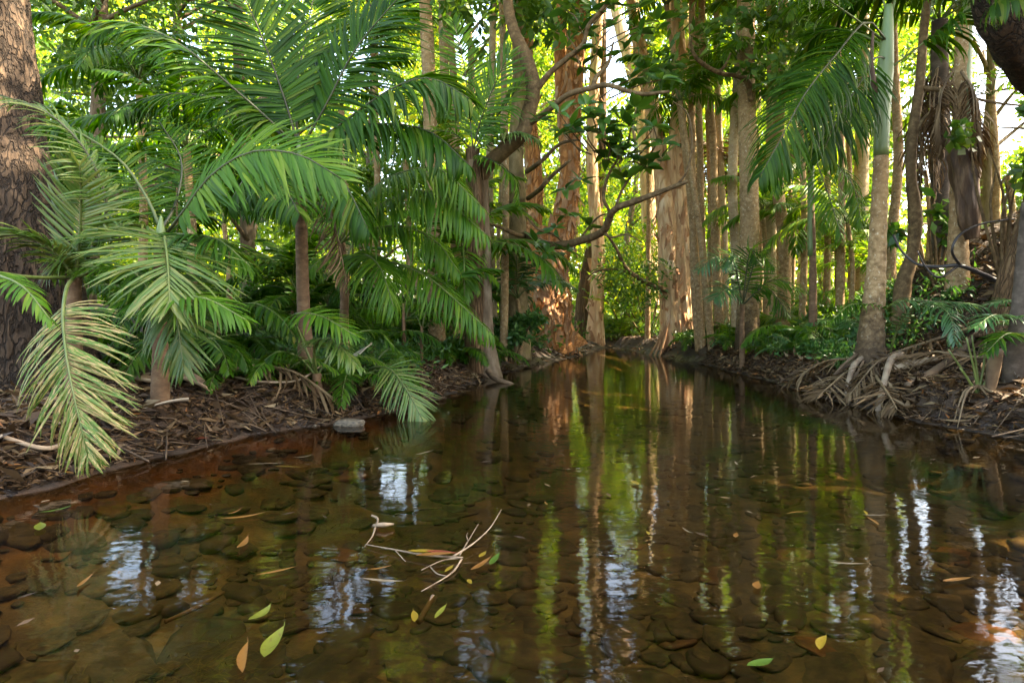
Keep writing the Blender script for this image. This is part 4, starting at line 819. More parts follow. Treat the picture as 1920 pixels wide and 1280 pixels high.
for px, py, Y, lab in ((1250, 10, 11.5, 'high palm crown hanging over the middle of the creek'), (1325, 170, 12.5, 'palm with a small arching frond before the slender trunks'), (940, -10, 10, 'palm crown spilling down beside the crooked limb'), (1370, 330, 13.5, 'palm with drooping bleached fronds among slender trunks'), (1590, 420, 9.5, 'sunlit palm glowing yellow green left of the leaning palm'), (1720, 440, 9.8, 'bright palm peeping out right of the leaning palm'), (1890, 330, 9, 'backlit palm with wide fronds above the hillside'), (1500, 430, 11, 'dark green palm crown behind the thin green palm'), (970, 560, 10.6, 'leafy palm crowding the foot of the mossy tree'),         (1210, 90, 15, 'pale palm crown in the top gap left of the cream stems'), (1450, 60, 12.5, 'palm crown at the top above the pale straight palms'), (1340, 40, 14, 'palm crown at the top between the slender trunks'), (1545, 120, 11.5, 'palm crown high behind the crownshaft palm fronds'),
        (1420, 250, 14.5, 'palm crown halfway up behind the thick speckled palm'), (1480, 330, 14, 'palm crown halfway up right of the pair of straight palms'), (1240, 330, 15.5, 'palm crown behind the twin paperbark at half height'), (1590, 250, 12.5, 'palm crown behind the arching crownshaft fronds'), (1700, 250, 11, 'palm crown behind the wavy thin trunk'),
        (1275, 190, 11.2, 'feathery palm crown in front of the cream stems at mid height'), (1390, 120, 10.6, 'feathery palm crown around the top of the thick speckled palm'), (1500, 200, 10.2, 'feathery palm crown above the thin green palm'), (1430, 400, 11.6, 'feathery palm crown between the speckled palm and the straight pair'), (1570, 40, 9.6, 'feathery palm crown high left of the crownshaft'), (1735, 320, 9.6, 'feathery palm crown behind the dead frond skirt'), (1860, 180, 9.4, 'feathery palm crown in the bright gap under the dark limb'),
        (640, 200, 8.8, 'palm crown behind the heart of the huge dark crown'), (350, 280, 7.0, 'palm crown in the shade left of the huge dark crown'),
        (700, 90, 10.5, 'palm crown behind the tips of the huge right frond'), (260, 150, 8.5, 'palm crown behind the long left arching frond'), (760, 300, 9.5, 'palm crown behind the arching bright fronds'), (140, 330, 7.5, 'palm crown behind the stiff pale fronds at left'), (420, 420, 7.6, 'palm crown low behind the bright arching frond'), (780, 520, 8.6, 'palm crown beneath the thick straight palm trunk')):
    c = at(px, py, Y); b = on_ground({1250: 1318, 1275: 1335}.get(px, px + 4), Y)
    t = empty('feather_palm', b, lab, 'palm'); r = .05 if c.z - b.z > 2 else .035
    palm_trunk(t, [b, b.lerp(c, .5) + V((.05, 0, 0)), c], [r * 1.3, r, r * .8], 'palm_trunk', .13, n=8)
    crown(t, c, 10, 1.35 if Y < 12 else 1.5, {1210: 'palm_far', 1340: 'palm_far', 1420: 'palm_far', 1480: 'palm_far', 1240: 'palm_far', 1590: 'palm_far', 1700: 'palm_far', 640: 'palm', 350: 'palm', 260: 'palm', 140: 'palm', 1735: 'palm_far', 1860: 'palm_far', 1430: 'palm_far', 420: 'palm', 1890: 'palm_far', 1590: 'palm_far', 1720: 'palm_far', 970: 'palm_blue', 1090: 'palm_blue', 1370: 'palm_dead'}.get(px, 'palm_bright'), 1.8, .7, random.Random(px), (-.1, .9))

# ------------------------------------------------------------------ leafy masses
def leaf_cloud(name, blobs, ln, wd, mat, parent=None, seed=1, hang=.3):
    rs = np.random.RandomState(seed); cs = []
    for c, r, n in blobs:
        u = rs.normal(size=(n, 3)); u /= np.linalg.norm(u, axis=1)[:, None]; rad = r * rs.uniform(.25, 1, n) ** .6
        cs.append(np.array(c) + u * rad[:, None] * np.array([1, 1, .8]))
    C_ = np.concatenate(cs)
    # ragged breaks in the canopy, where the sky comes through and shows again in the creek
    Yd = np.maximum(C_[:, 1], .5); mx = 960 + C_[:, 0] / Yd * FPX; my = HORIZON + (C_[:, 2] + CAM_H) / Yd * FPX; keep = np.ones(len(C_), bool)
    jx = mx + rs.normal(0, 9, len(C_)) + 12 * np.sin(my * .05); jy = my + rs.normal(0, 14, len(C_))
    for x0, x1, y0, y1 in GAPS: keep &= ~((jx > x0) & (jx < x1) & (jy > y0) & (jy < y1) & (C_[:, 1] > 2))
    C_ = C_[keep]; n = len(C_)
    d = rs.normal(size=(n, 3)); d[:, 2] -= hang; d /= np.linalg.norm(d, axis=1)[:, None]
    w = np.cross(d, rs.normal(size=(n, 3))); w /= np.linalg.norm(w, axis=1)[:, None]
    nn = np.cross(d, w); l = (ln * rs.uniform(.6, 1.3, n))[:, None]; q = (wd * rs.uniform(.7, 1.2, n))[:, None]
    v = np.stack([C_, C_ + d * l * .45 + w * q * .5 + nn * l * .06, C_ + d * l, C_ + d * l * .45 - w * q * .5 + nn * l * .06], 1).reshape(-1, 3)
    v -= np.array(parent_loc(parent))
    me = bpy.data.meshes.new(name); me.vertices.add(4 * n); me.vertices.foreach_set('co', v.ravel())
    me.loops.add(6 * n); me.polygons.add(2 * n)
    k_ = np.arange(n) * 4; tri = np.stack([k_, k_ + 1, k_ + 2, k_, k_ + 2, k_ + 3], 1).ravel()
    me.loops.foreach_set('vertex_index', tri); me.polygons.foreach_set('loop_start', np.arange(2 * n) * 3); me.polygons.foreach_set('loop_total', np.full(2 * n, 3))
    me.materials.append(M[mat]); me.update(calc_edges=True); me.validate()
    return obj(name, me, parent)
leaf_cloud('hanging_foliage', HANG, .19, .085, 'leaf_mid', H2, 77)
# distant woodland behind everything
rs = np.random.RandomState(5); blobs = []
for i in range(760):
    Y = rs.uniform(22, 40); px = rs.uniform(-250, 2170); py = 640 - 760 * rs.uniform(0, 1) ** 1.0
    if 1090 < px < 1200 and py < 200 and rs.rand() < .7: continue
    if 1650 < px and py < 420 and rs.rand() < .15: continue
    blobs.append((at(px, py, Y), rs.uniform(.7, 1.7), int(rs.uniform(150, 330))))
far = []
for i in range(620):
    Y = rs.uniform(42, 64); px = rs.uniform(-300, 2220); py = 620 - 640 * rs.uniform(0, 1) ** 1.25
    if 1090 < px < 1200 and py < 190: continue
    if 1690 < px and py < 330 and rs.rand() < .35: continue
    far.append((at(px, py, Y), rs.uniform(1.6, 3.4), int(rs.uniform(150, 300))))
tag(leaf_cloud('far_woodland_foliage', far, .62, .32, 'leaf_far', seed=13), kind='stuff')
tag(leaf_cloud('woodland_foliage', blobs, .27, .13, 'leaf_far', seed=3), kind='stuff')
# individual background trees with limbs
def bg_tree(px, Y, h, w, label, mat='leaf_far', seed=0, lean=0, low=2.0, nb=26, nl=140, bark='bark_grey', ln=.2, group=None):
    rng = random.Random(seed); b = on_ground(px, Y, .1); t = empty('leafy_tree', b, label, 'tree', group); top = b + V((lean, 0, h))
    tube_part(t, 'trunk', [b, b.lerp(top, .35) + V((rng.uniform(-.2, .2), 0, 0)), b.lerp(top, .7) + V((rng.uniform(-.3, .3), 0, 0)), top], [.16, .12, .09, .04], bark, 9, 20, rough(.1, 3, .6))
    bl = []
    for i in range(nb):
        s = rng.uniform(low / h, 1.02); p = b.lerp(top, s); a = rng.uniform(0, 6.28); rr = w * math.sqrt(rng.uniform(.1, 1)) * (1.1 - .4 * s)
        e = p + V((math.cos(a) * rr, math.sin(a) * rr, rng.uniform(.0, .9)))
        if i < 14: tube_part(t, 'limb', [p - UP * .3, p.lerp(e, .5) + UP * .1 + V((rng.uniform(-.2, .2), 0, 0)), e], [.05, .03, .012], bark, 5, 9)
        bl.append((e, rng.uniform(.5, 1.0), nl))
    leaf_cloud('crown', bl, ln, ln * .45, mat, t, seed); return t
BT = [(-60, 9.5, 7.5, 2.4, 'leafy tree with twiggy limbs glowing behind the dark left trunk'), (160, 11, 8, 2.6, 'yellow green tree seen through the upper left fronds'), (330, 14, 9, 2.8, 'leafy tree behind the frond tips left of the main crown'),
      (470, 12.5, 8.5, 2.5, 'leafy tree directly behind the huge dark palm crown'), (690, 15, 9, 2.8, 'bright leafy tree between the main crown and thick palm trunk'), (870, 17, 9.5, 2.6, 'leafy tree filling the gap behind the shaggy palm'),
      (1000, 19, 9, 2.4, 'leafy tree behind the massive orange paperbark'), (1180, 24, 8, 2.6, 'hazy bright tree framed by the paperbarks at the creek end'), (1350, 23, 8, 2.4, 'leafy tree behind the slender palm trunks'),
      (1540, 24, 7, 2.2, 'leafy tree glowing between the right bank palms'), (1660, 17, 8, 2.6, 'yellow green tree behind the leaning crownshaft palm'), (1850, 14, 7, 2.4, 'sunlit tree beyond the hillside at the right'), (1990, 12, 7.5, 2.5, 'bright tree rising past the right edge behind the dark limb')]
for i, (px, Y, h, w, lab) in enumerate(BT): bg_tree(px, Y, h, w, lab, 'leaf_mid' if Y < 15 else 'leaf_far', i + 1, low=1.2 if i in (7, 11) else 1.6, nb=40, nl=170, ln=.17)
# trees added along the right bank, crowns out of view, to shade the creek
def shade_tree(x, y, h, w, label, seed, low, nb=34, nl=150, mat='leaf_mid'):
    bg_tree(960 + x * FPX / y, y, h, w, label, mat, seed, low=low, nb=nb, nl=nl, ln=.26)
shade_tree(7.2, 4.4, 9.0, 2.8, 'leafy shade tree added on the right slope just beyond the edge of view', 61, 4.3, 60)
shade_tree(9.0, 7.2, 10.5, 3.2, 'tall shade tree added higher up the right slope beyond the edge of view', 62, 4.6, 62)
shade_tree(6.4, 1.8, 8.5, 2.6, 'leafy shade tree added on the right bank beside the viewpoint', 63, 4.0, 60)
shade_tree(8.4, 2.9, 9.5, 2.8, 'leafy shade tree added between two others on the right slope beside the viewpoint', 66, 4.5, 44)
shade_tree(8.0, 5.7, 9.0, 2.6, 'bushy shade tree added close behind the leaning dark tree beyond the edge of view', 67, 3.6, 56)
shade_tree(7.6, 11.2, 11.5, 3.2, 'tall leafy shade tree added behind the skirted palm, its crown high above', 64, 7.0, 56)
# crowns of the trees that stand in the picture
def crown_over(t, c, w, h, nb, nl, mat, seed, ln=.2):
    rng = random.Random(seed); bl = []
    for i in range(nb):
        a = rng.uniform(0, 6.28); rr = w * math.sqrt(rng.random()); bl.append((c + V((math.cos(a) * rr, math.sin(a) * rr, rng.uniform(-h, h))), rng.uniform(.5, 1.0), nl))
    leaf_cloud('crown', bl, ln, ln * .45, mat, t, seed)
crown_over(P1, V((-.6, 13.4, 10.5)), 3.2, 1.5, 42, 130, 'leaf_mid', 1)
crown_over(P3, V((1.9, 13.2, 10.2)), 2.8, 1.4, 36, 130, 'leaf_mid', 2)
crown_over(H1, V((.5, 9.0, 7.6)), 2.8, 1.0, 32, 120, 'leaf_mid', 3)
crown_over(H2, V((-.5, 10.5, 8.2)), 3.0, 1.2, 32, 120, 'leaf_mid', 4)
crown_over(bigleft, V((-3.6, 5.4, 7.0)), 3.0, 1.1, 30, 130, 'leaf_mid', 5)
crown_over(X1, V((5.8, 7.6, 7.2)), 2.8, 1.1, 46, 130, 'leaf_mid', 6)  # crown out of view, thickened to keep sun off the creek bed
crown_over(W1, V((4.0, 6.6, 7.4)), 2.8, .9, 58, 120, 'leaf_mid', 9)  # unseen crown added and shifted to shade the left palms and creek bed
crown_over(P2, V((2.3, 17, 9)), 2.2, 1.6, 24, 120, 'leaf_far', 7)
crown_over(P4, V((3.0, 20, 9)), 2.2, 1.6, 20, 120, 'leaf_far', 8)
# leafy shrub at the far bend and hanging willow-like sprays
def shrub(px, py, Y, r, n, mat, label, seed, ln=.12, wd=.03, group=None):
    rng = random.Random(seed); c = at(px, py, Y); b = on_ground(px, Y, .05); t = empty('shrub', b, label, 'shrub', group); bl = []
    for i in range(n):
        e = c + V((rng.gauss(0, r * .5), rng.gauss(0, r * .4), rng.gauss(0, r * .42))); e.z = max(e.z, b.z + .1)
        tube_part(t, 'stem', [b, b.lerp(e, .5) + V((rng.uniform(-.1, .1), 0, .15)), e], [.02, .014, .006], 'bark_branch', 5, 8); bl.append((e, r * .38, 130))
    leaf_cloud('foliage', bl, ln, wd, mat, t, seed)
shrub(1170, 540, 17.5, 1.3, 16, 'leaf_far', 'narrow leaved shrub hanging over the far end of the pool', 1, .2, .05)
shrub(1215, 470, 16.5, 1.1, 12, 'leaf_far', 'pale narrow leaved shrub leaning against the twin paperbark', 2, .2, .05)
shrub(1150, 600, 20, 1.2, 12, 'leaf_far', 'bright bush filling the low gap past the pool', 3, .18, .07)
shrub(1880, 290, 6.6, .55, 9, 'leaf_mid', 'round leaved creeper bush in front of bright fronds at the right', 4, .12, .10)
shrub(1755, 430, 7.9, .35, 7, 'leaf_big', 'small broad leaved sapling beside the skirted palm', 5, .2, .09)
shrub(960, 610, 10.2, .4, 7, 'herb', 'low blue green herb at the foot of the mossy tree', 6, .12, .05)
shrub(1030, 600, 18.5, 1.0, 10, 'leaf_mid', 'shaded bush left of the far pale paperbark', 7, .16, .06)
tube = tube_part
b = on_ground(1262, 13.9)
VB = empty('hanging_branch', at(1250, 545, 13.2), 'dark arching branch dipping left from the twin paperbark', 'branch')
tube_part(VB, 'limb', [(1250, 545, 13.2), (1222, 535, 13), (1195, 520, 12.9), (1172, 500, 12.8), (1155, 465, 12.7), (1135, 435, 12.7)], [.05, .05, .045, .04, .03, .02], 'bark_branch', 7, 24)
tube_part(VB, 'twig', [(1190, 516, 12.9), (1160, 505, 12.8), (1120, 508, 12.7), (1095, 525, 12.7)], [.03, .025, .018, .01], 'bark_branch', 6, 16)
leaf_cloud('foliage', [(at(x, y, 12.9), .4, 90) for x, y in ((1170, 520), (1200, 505), (1215, 550), (1150, 480), (1185, 550), (1140, 520), (1230, 510))], .17, .04, 'leaf_mid', VB, 4)

# black vine on the right slope
vb = at(1868, 525, 6.4)
VV = empty('black_vine', vb, 'looping black vine lying across the right hillside', 'vine')
tube_part(VV, 'stem', [(1872, 528, 6.4), (1845, 515, 6.4), (1800, 498, 6.4), (1760, 500, 6.5), (1720, 495, 6.6), (1690, 470, 6.7), (1675, 440, 6.8)], [.024, .024, .02, .018, .014, .012, .01], 'black_vine', 7, 40)
tube_part(VV, 'stem', [(1800, 498, 6.4), (1785, 470, 6.3), (1800, 440, 6.3), (1840, 420, 6.4), (1900, 410, 6.5)], [.014, .012, .012, .01, .008], 'black_vine', 6, 30)
tube_part(VV, 'stem', [(1795, 500, 6.4), (1760, 520, 6.3), (1735, 500, 6.3), (1720, 470, 6.3)], [.012, .012, .01, .006], 'black_vine', 6, 24)

# ------------------------------------------------------------------ upper-right crooked branch tree
b = on_ground(1412, 11.2)
Z1 = empty('bare_branch', at(1407, 185, 9.9), 'crooked bare branch reaching left from the thick speckled palm', 'branch')
tube_part(Z1, 'limb', [(1408, 190, 10), (1402, 155, 9.9), (1380, 142, 9.8), (1352, 138, 9.7), (1325, 125, 9.6), (1305, 108, 9.5), (1296, 85, 9.5), (1298, 70, 9.5)], [.045, .045, .036, .032, .032, .028, .02, .01], 'bark_branch', 8, 36, rough(.1, 6, 1))
tube_part(Z1, 'twig', [(1345, 137, 9.7), (1358, 125, 9.7), (1370, 100, 9.7)], [.025, .02, .01], 'bark_branch', 6, 10)

# ------------------------------------------------------------------ creek bed stones
def stone_mesh(seed, mat, flat=.38, box=.55):
    import bmesh
    bm = bmesh.new(); bmesh.ops.create_icosphere(bm, subdivisions=3 if box < .5 else 2, radius=.5)
    for v in bm.verts:
        n_ = v.co.normalized(); m_ = max(abs(n_.x), abs(n_.y)) + 1e-6; pl = math.hypot(n_.x, n_.y)
        q = pl / m_ if pl > 1e-6 else 1                      # push the outline towards an angular block
        r = .5 * (1 + .30 * noise.noise(n_ * 1.3 + V((seed * 7, 0, 0))) + .20 * noise.noise(n_ * 2.6 + V((0, seed * 5, 0))) + .06 * noise.noise(n_ * 7))
        v.co = n_ * r * (1 - .32 * box + .32 * box * q); v.co.z = max(-.30, min(.22 + .05 * noise.noise(v.co * 3 + V((seed, 0, 0))), v.co.z)) * flat * 1.6; v.co.y *= .66 + .06 * (seed % 4)
    me = bpy.data.meshes.new('stone'); bm.to_mesh(me); bm.free(); me.materials.append(M[mat]); me.polygons.foreach_set('use_smooth', [True] * len(me.polygons)); return me
SM = [stone_mesh(i, 'stone') for i in range(7)] + [stone_mesh(9, 'stone_red')]
rng = random.Random(77); pts = []
def try_stone(sz, Y0, Y1):
    for _ in range(30):
        y = rng.uniform(Y0, Y1); half = 1.15 * y * 960 / FPX; x = rng.uniform(-half, half)
        if not (xl(y) + .25 < x < xr(y) - .12): continue
        if all((x - a) ** 2 + (y - b_) ** 2 > (.33 * (sz + s)) ** 2 for a, b_, s in pts): pts.append((x, y, sz)); return x, y
    return None
cnt = 0
for sz, n, y0, y1 in ((.27, 24, 1.4, 4.2), (.19, 90, 1.4, 4.6), (.14, 126, 1.35, 4.2), (.10, 60, 1.35, 2.8)):
    for _ in range(n):
        s = sz * rng.uniform(.8, 1.25); q = try_stone(s, y0, y1)
        if not q: continue
        x, y = q; z = terrain(x, y); o = bpy.data.objects.new('stone', SM[7] if rng.random() < .07 else rng.choice(SM[:7])); COL.objects.link(o); o.parent = creek_bed; cnt += 1
        zs = rng.uniform(.5, .9); top = z + s * .36 * .6 * zs
        o.location = (x, y, min(z + .012 - .06 * s, -.03 - s * .17 * zs)); o.rotation_euler = (rng.gauss(0, .08), rng.gauss(0, .08), rng.uniform(0, 6.28)); o.scale = (s * 1.3, s * 1.1, s * zs * .8)
mb = MB()
srcs = [([v.co.copy() for v in m.vertices], [tuple(p.vertices) for p in m.polygons]) for m in SM[:4]]
for _ in range(3400):
    s = rng.uniform(.03, .09) if rng.random() < .6 else rng.uniform(.09, .19); y = rng.uniform(1.3, 9) if s > .06 else rng.uniform(1.3, 4); half = 1.1 * y * 960 / FPX; x = rng.uniform(-half, half)
    if not (xl(y) + .1 < x < xr(y) - .05) or noise.noise((x * 1.6, y * 1.6, 4)) + .25 * rng.gauss(0, 1) < -.12: continue
    z = terrain(x, y); mtx = Matrix.Translation((x, y, min(z + .005, -.025 - s * .2))) @ Matrix.Rotation(rng.uniform(0, 6.28), 4, 'Z') @ Matrix.Diagonal((s * 1.1, s, s * .8, 1)); vs_, fs = rng.choice(srcs)
    mb.add([mtx @ v for v in vs_], fs)
tag(mb.build('pebbles', [M['stone']], creek_bed), kind='stuff')
# weed tufts on the bed
mb = MB()
for px, py, n in ((745, 970, 160), (640, 950, 110), (580, 1050, 130), (380, 1180, 120), (430, 1010, 90), (880, 950, 80), (260, 1220, 80), (540, 900, 80)):
    Y = 1000 / (py - 590); c = at(px, py, Y)
    for i in range(n):
        a = rng.gauss(-.3, .8); l = rng.uniform(.05, .14); p = V((c.x + rng.gauss(0, .07), c.y + rng.gauss(0, .09), -.11)); d = V((math.cos(a), math.sin(a) * .7, .15)); s_ = V((-d.y, d.x, 0)) * .0018
        e = p + d * l; m_ = p.lerp(e, .5) + UP * .015; mb.add([p - s_, p + s_, m_ + s_, m_ - s_, e], [(0, 1, 2, 3), (3, 2, 4)])
tag(mb.build('water_weed', [M['weed']]), kind='stuff')

# ------------------------------------------------------------------ leaf litter, ground cover
def litter_mesh(n, region, seed, ls=(.04, .13), wr=.3, lift=.02):
    rng = random.Random(seed); mb = MB()
    for _ in range(n):
        x, y = region(rng)
        z = terrain(x, y)
        if z < .006: continue
        l = rng.uniform(*ls); w = l * rng.uniform(.12, wr); a = rng.uniform(0, 6.28); p = rng.gauss(0, .35); d = V((math.cos(a) * math.cos(p), math.sin(a) * math.cos(p), math.sin(p))); s_ = V((-math.sin(a), math.cos(a), rng.gauss(0, .4))); c = V((x, y, z + rng.uniform(.004, lift))); up = d.cross(s_) * l * rng.uniform(-.15, .15)
        mb.add([c - d * l * .5, c + s_ * w * .5 + up, c + d * l * .5, c - s_ * w * .5 + up], [(0, 1, 2), (0, 2, 3)])
    return mb
def rl(r):
    y = r.uniform(2.4, 9.5); return xl(y) - abs(r.gauss(0, 1.1)) - .02, y
def rr_(r):
    y = r.uniform(3.8, 11); return xr(y) + abs(r.gauss(0, 1.3)) + .02, y
def rf(r): return r.uniform(-3, 8), r.uniform(9, 20)
tag(litter_mesh(17000, rl, 1).build('leaf_litter', [M['litter']], smooth=False), kind='stuff')
tag(litter_mesh(19000, rr_, 2).build('leaf_litter', [M['litter']], smooth=False), kind='stuff')
tag(litter_mesh(8000, rf, 3, (.06, .2)).build('leaf_litter', [M['litter']], smooth=False), kind='stuff')
M['litter_pale'] = leafmat('litter_leaf_pale', [(0, (.03, .016, .007)), (.5, (.085, .046, .019)), (.85, (.17, .105, .05)), (1, (.28, .20, .11))], .1, (1, .9, .7), rough=.6, spec=.3)
tag(litter_mesh(2600, rl, 11, (.07, .20), .45, .035).build('large_leaf_litter', [M['litter_pale']], smooth=False), kind='stuff')
tag(litter_mesh(3200, rr_, 12, (.07, .22), .4, .04).build('large_leaf_litter', [M['litter_pale']], smooth=False), kind='stuff')
def sticks(n, region, seed, ls=(.15, .6)):
    rng = random.Random(seed); mb = MB()
    for _ in range(n):
        x, y = region(rng); l = rng.uniform(*ls); a = rng.uniform(0, 6.28); r = rng.uniform(.002, .006)
        q = []
        for s in (-.5, 0, .5):
            xx, yy = x + math.cos(a) * l * s, y + math.sin(a) * l * s; q.append(V((xx, yy, max(.01, terrain(xx, yy)) + .012 + (.03 * rng.random() if s == 0 else 0))))
        mb.tube(q, [r, r, r * .6], 4, 0, False)
    return mb
tag(sticks(500, rl, 5).build('fallen_twigs', [M['root']]), kind='stuff')
tag(sticks(650, rr_, 6).build('fallen_twigs', [M['root']]), kind='stuff')
# small green herbs on the right bank and the left foot
rng = random.Random(31); bl = []
for _ in range(380):
    Y = rng.uniform(6.8, 13); x = xr(Y) + rng.uniform(.35, 2.2); bl.append((V((x, Y, terrain(x, Y) + .08)), rng.uniform(.10, .22), 40))
for _ in range(240):
    Y = rng.uniform(5.2, 12.5); x = xl(Y) - rng.uniform(.35, 2.2); bl.append((V((x, Y, terrain(x, Y) + .08)), rng.uniform(.10, .25), 40))
tag(leaf_cloud('ground_cover', bl, .085, .03, 'herb', None, 9, -.3), kind='stuff')
bl = []
for _ in range(260):
    Y = rng.uniform(9, 20); x = rng.uniform(-9, 12)
    if xl(Y) - .6 < x < xr(Y) + .6 and Y < 16.5: continue
    bl.append((V((x, Y, terrain(x, Y) + .2)), rng.uniform(.25, .6), 90))
tag(leaf_cloud('undergrowth', bl, .16, .06, 'leaf_mid', None, 10, -.2), kind='stuff')

# ------------------------------------------------------------------ things lying on the banks
def ground_pt(px, py, Y):
    x = (px - 960) * Y / FPX; return V((x, Y, max(0, terrain(x, Y))))
def curl_sheet(name, p, yaw, l, w, curl, mat, label, cat, pitch=0., taper=.4):
    mb = MB(); vs_ = []; nu, nv = 8, 5
    for i in range(nu):
        s = i / (nu - 1); ww = w * (math.sin(math.pi * (.12 + .8 * s)) ** .6 if taper else 1)
        for j in range(nv):
            u = (j / (nv - 1) - .5) * 2; vs_.append((l * (s - .5), ww * .5 * math.sin(u * curl) / max(curl, .01) * 1.2, ww * .5 * (1 - math.cos(u * curl)) + .04 * l * math.sin(3 * s + u)))
    fs = [(i * nv + j, (i + 1) * nv + j, (i + 1) * nv + j + 1, i * nv + j + 1) for i in range(nu - 1) for j in range(nv - 1)]
    mb.add(vs_, fs); me = mb.mesh(name, [M[mat]]); o = obj(name, me); o.location = p + UP * .03; o.rotation_euler = (0, pitch, yaw)
    md = o.modifiers.new('thickness', 'SOLIDIFY'); md.thickness = .006
    return tag(o, label, cat)
curl_sheet('palm_sheath', ground_pt(298, 825, 4.15), .55, .34, .11, .9, 'sheath_grey', 'grey weathered palm sheath lying on mud at the left waterline', 'palm sheath', -.15)
curl_sheet('palm_sheath', ground_pt(280, 790, 4.45), -.35, .30, .10, 1.3, 'sheath', 'curled brown palm sheath below the short palm trunk', 'palm sheath', .1)
curl_sheet('palm_sheath', ground_pt(355, 765, 4.55), -.5, .42, .12, 1.3, 'sheath', 'ribbed brown palm sheath right of the short palm trunk', 'palm sheath', .2)
curl_sheet('palm_sheath', ground_pt(668, 712, 6.0) + UP * .12, .9, .42, .09, 1.0, 'sheath_grey', 'pale stiff palm sheath propped behind the pale pendant frond', 'palm sheath', -.6)
curl_sheet('palm_sheath', ground_pt(1866, 710, 4.75) + UP * .12, 1.2, .42, .10, 1.5, 'sheath', 'curled reddish bark sheath propped beside the green stalks', 'palm sheath', 1.1)
def dead_frond(px, Y, yaw, ln, label, seed):
    b = ground_pt(px, 0, Y) + UP * .05; rng = random.Random(seed); d = V((math.cos(yaw), math.sin(yaw), 0)); pts_ = []
    for s in (0, .33, .66, 1):
        q = b + d * ln * s; pts_.append(V((q.x, q.y, max(.01, terrain(q.x, q.y)) + .05 + .10 * math.sin(s * 3))))
    P, fr = frond_frames(pts_, 26, .36, .024, droop=1.4, v=-.1, g=.8, rng=rng, s0=.25, jit=2.6, gap=.15); mb = MB(); rachis(mb, P, .018)
    t = mb.build('dead_frond', [M['rachis_dead']]); tag(t, label, 'dead frond', 'dead fronds fallen on the banks'); f = MB(); bake(f, fr, GEO_L, 0); lf = f.build('leaflets', [M['palm_dead']], t, off=V((0, 0, 0))); lf['kind'] = 'stuff'
for a in [(1700, 6.6, 2.6, 1.1, 'dead brown frond heaped right behind the leaning palm foot', 1), (1760, 6.2, 3.4, 1.0, 'straw coloured dead frond lying across the right slope', 2), (1640, 6.0, -1.9, .9, 'dead frond hanging down to the water below the leaning palm', 3), (1600, 6.5, -2.4, .8, 'dead frond trailing into the water left of the leaning palm', 4),
          (1820, 6.3, 2.9, 1.2, 'dead frond beneath the looping black vine', 5), (1540, 8.2, .3, 1.0, 'bleached dead frond beside the thin green palm', 6), (400, 4.9, .2, .9, 'dark dead frond on the left mud behind the ribbed sheath', 7), (1880, 5.4, 2.2, .8, 'dead frond tangled above the curled reddish sheath', 8), (780, 6.9, 2.7, .8, 'dead frond on the left bank behind the pendant frond', 9), (500, 5.4, 2.5, .9, 'dead frond left of the small lime green fan palm', 10)]: dead_frond(*a)
# roots and dry stalks around the leaning palm's foot
kb = ground_pt(1632, 0, 6.5); rng = random.Random(8)
for i in range(13):
    a = rng.uniform(math.pi * .9, math.pi * 2.1); l = rng.uniform(.3, .7); p0 = kb + V((math.cos(a) * .13, math.sin(a) * .13, rng.uniform(.08, .25))); q = kb + V((math.cos(a) * l, math.sin(a) * l, 0)); q.z = max(-.04, terrain(q.x, q.y)) + .01; mm = p0.lerp(q, .5) + V((rng.uniform(-.06, .06), 0, rng.uniform(.02, .10)))
    tube_part(K, 'root', [p0, mm, q], [.02 * rng.uniform(.5, 1.1), .014, .005], 'root', 7, 14, rough(.25, 9, 1))
def limb_thing(name, pts_, rads, mat, label, cat, group=None):
    pts_ = [V(p) if isinstance(p, Vector) else at(*p) for p in pts_]; k_ = len(pts_) * 6; mb = MB(); mb.tube(spline(pts_, k_), lerps(rads, k_), 8, 0, True, rough(.1, 6, 1)); c = pts_[0]; me = mb.mesh(name, [M[mat]], c); o = obj(name, me); o.location = c; return tag(o, label, cat, group)
g_ = lambda px, Y, u=.03: ground_pt(px, 0, Y) + UP * u
limb_thing('fallen_branch', [g_(1655, 6.0), g_(1700, 5.95, .09), g_(1760, 5.9, .06)], [.035, .04, .02], 'dry_stick', 'pale dry branch lying right of the leaning palm foot', 'branch')
limb_thing('fallen_branch', [g_(1700, 5.5), g_(1745, 5.6, .06), g_(1800, 5.9, .05), g_(1850, 6.2, .05)], [.03, .035, .03, .02], 'root', 'brown root like branch running up the right slope', 'branch')
limb_thing('fallen_branch', [g_(1585, 6.1, .02), g_(1600, 6.3, .12), g_(1625, 6.5, .2)], [.02, .03, .02], 'dry_stick', 'leaning dry stalk at the left of the palm foot', 'branch')
limb_thing('fallen_branch', [g_(1645, 5.55, -.03), g_(1668, 5.9, .10), g_(1690, 6.3, .15)], [.025, .03, .03], 'sheath_grey' if False else 'dry_stick', 'grey driftwood slab slanting to the water below the palm', 'branch')
limb_thing('fallen_branch', [g_(440, 4.9, .05), g_(490, 4.8, .07), g_(560, 5.0, .12), g_(610, 5.4, .16)], [.008, .009, .008, .006], 'dry_stick', 'long thin stick lying on the left bank by the shallows', 'stick')
limb_thing('fallen_branch', [g_(0, 3.2, .05), g_(90, 3.3, .05), g_(150, 3.5, .08)], [.010, .012, .010], 'dry_stick', 'thin stick on the mud under the withered frond', 'stick')
limb_thing('buttress_root', [g_(915, 8.2, .1), g_(930, 7.9, .04), g_(955, 7.75, .0), g_(975, 7.8, -.05)], [.04, .035, .028, .015], 'root', 'grey surface root running from the crooked tree into the water', 'root')
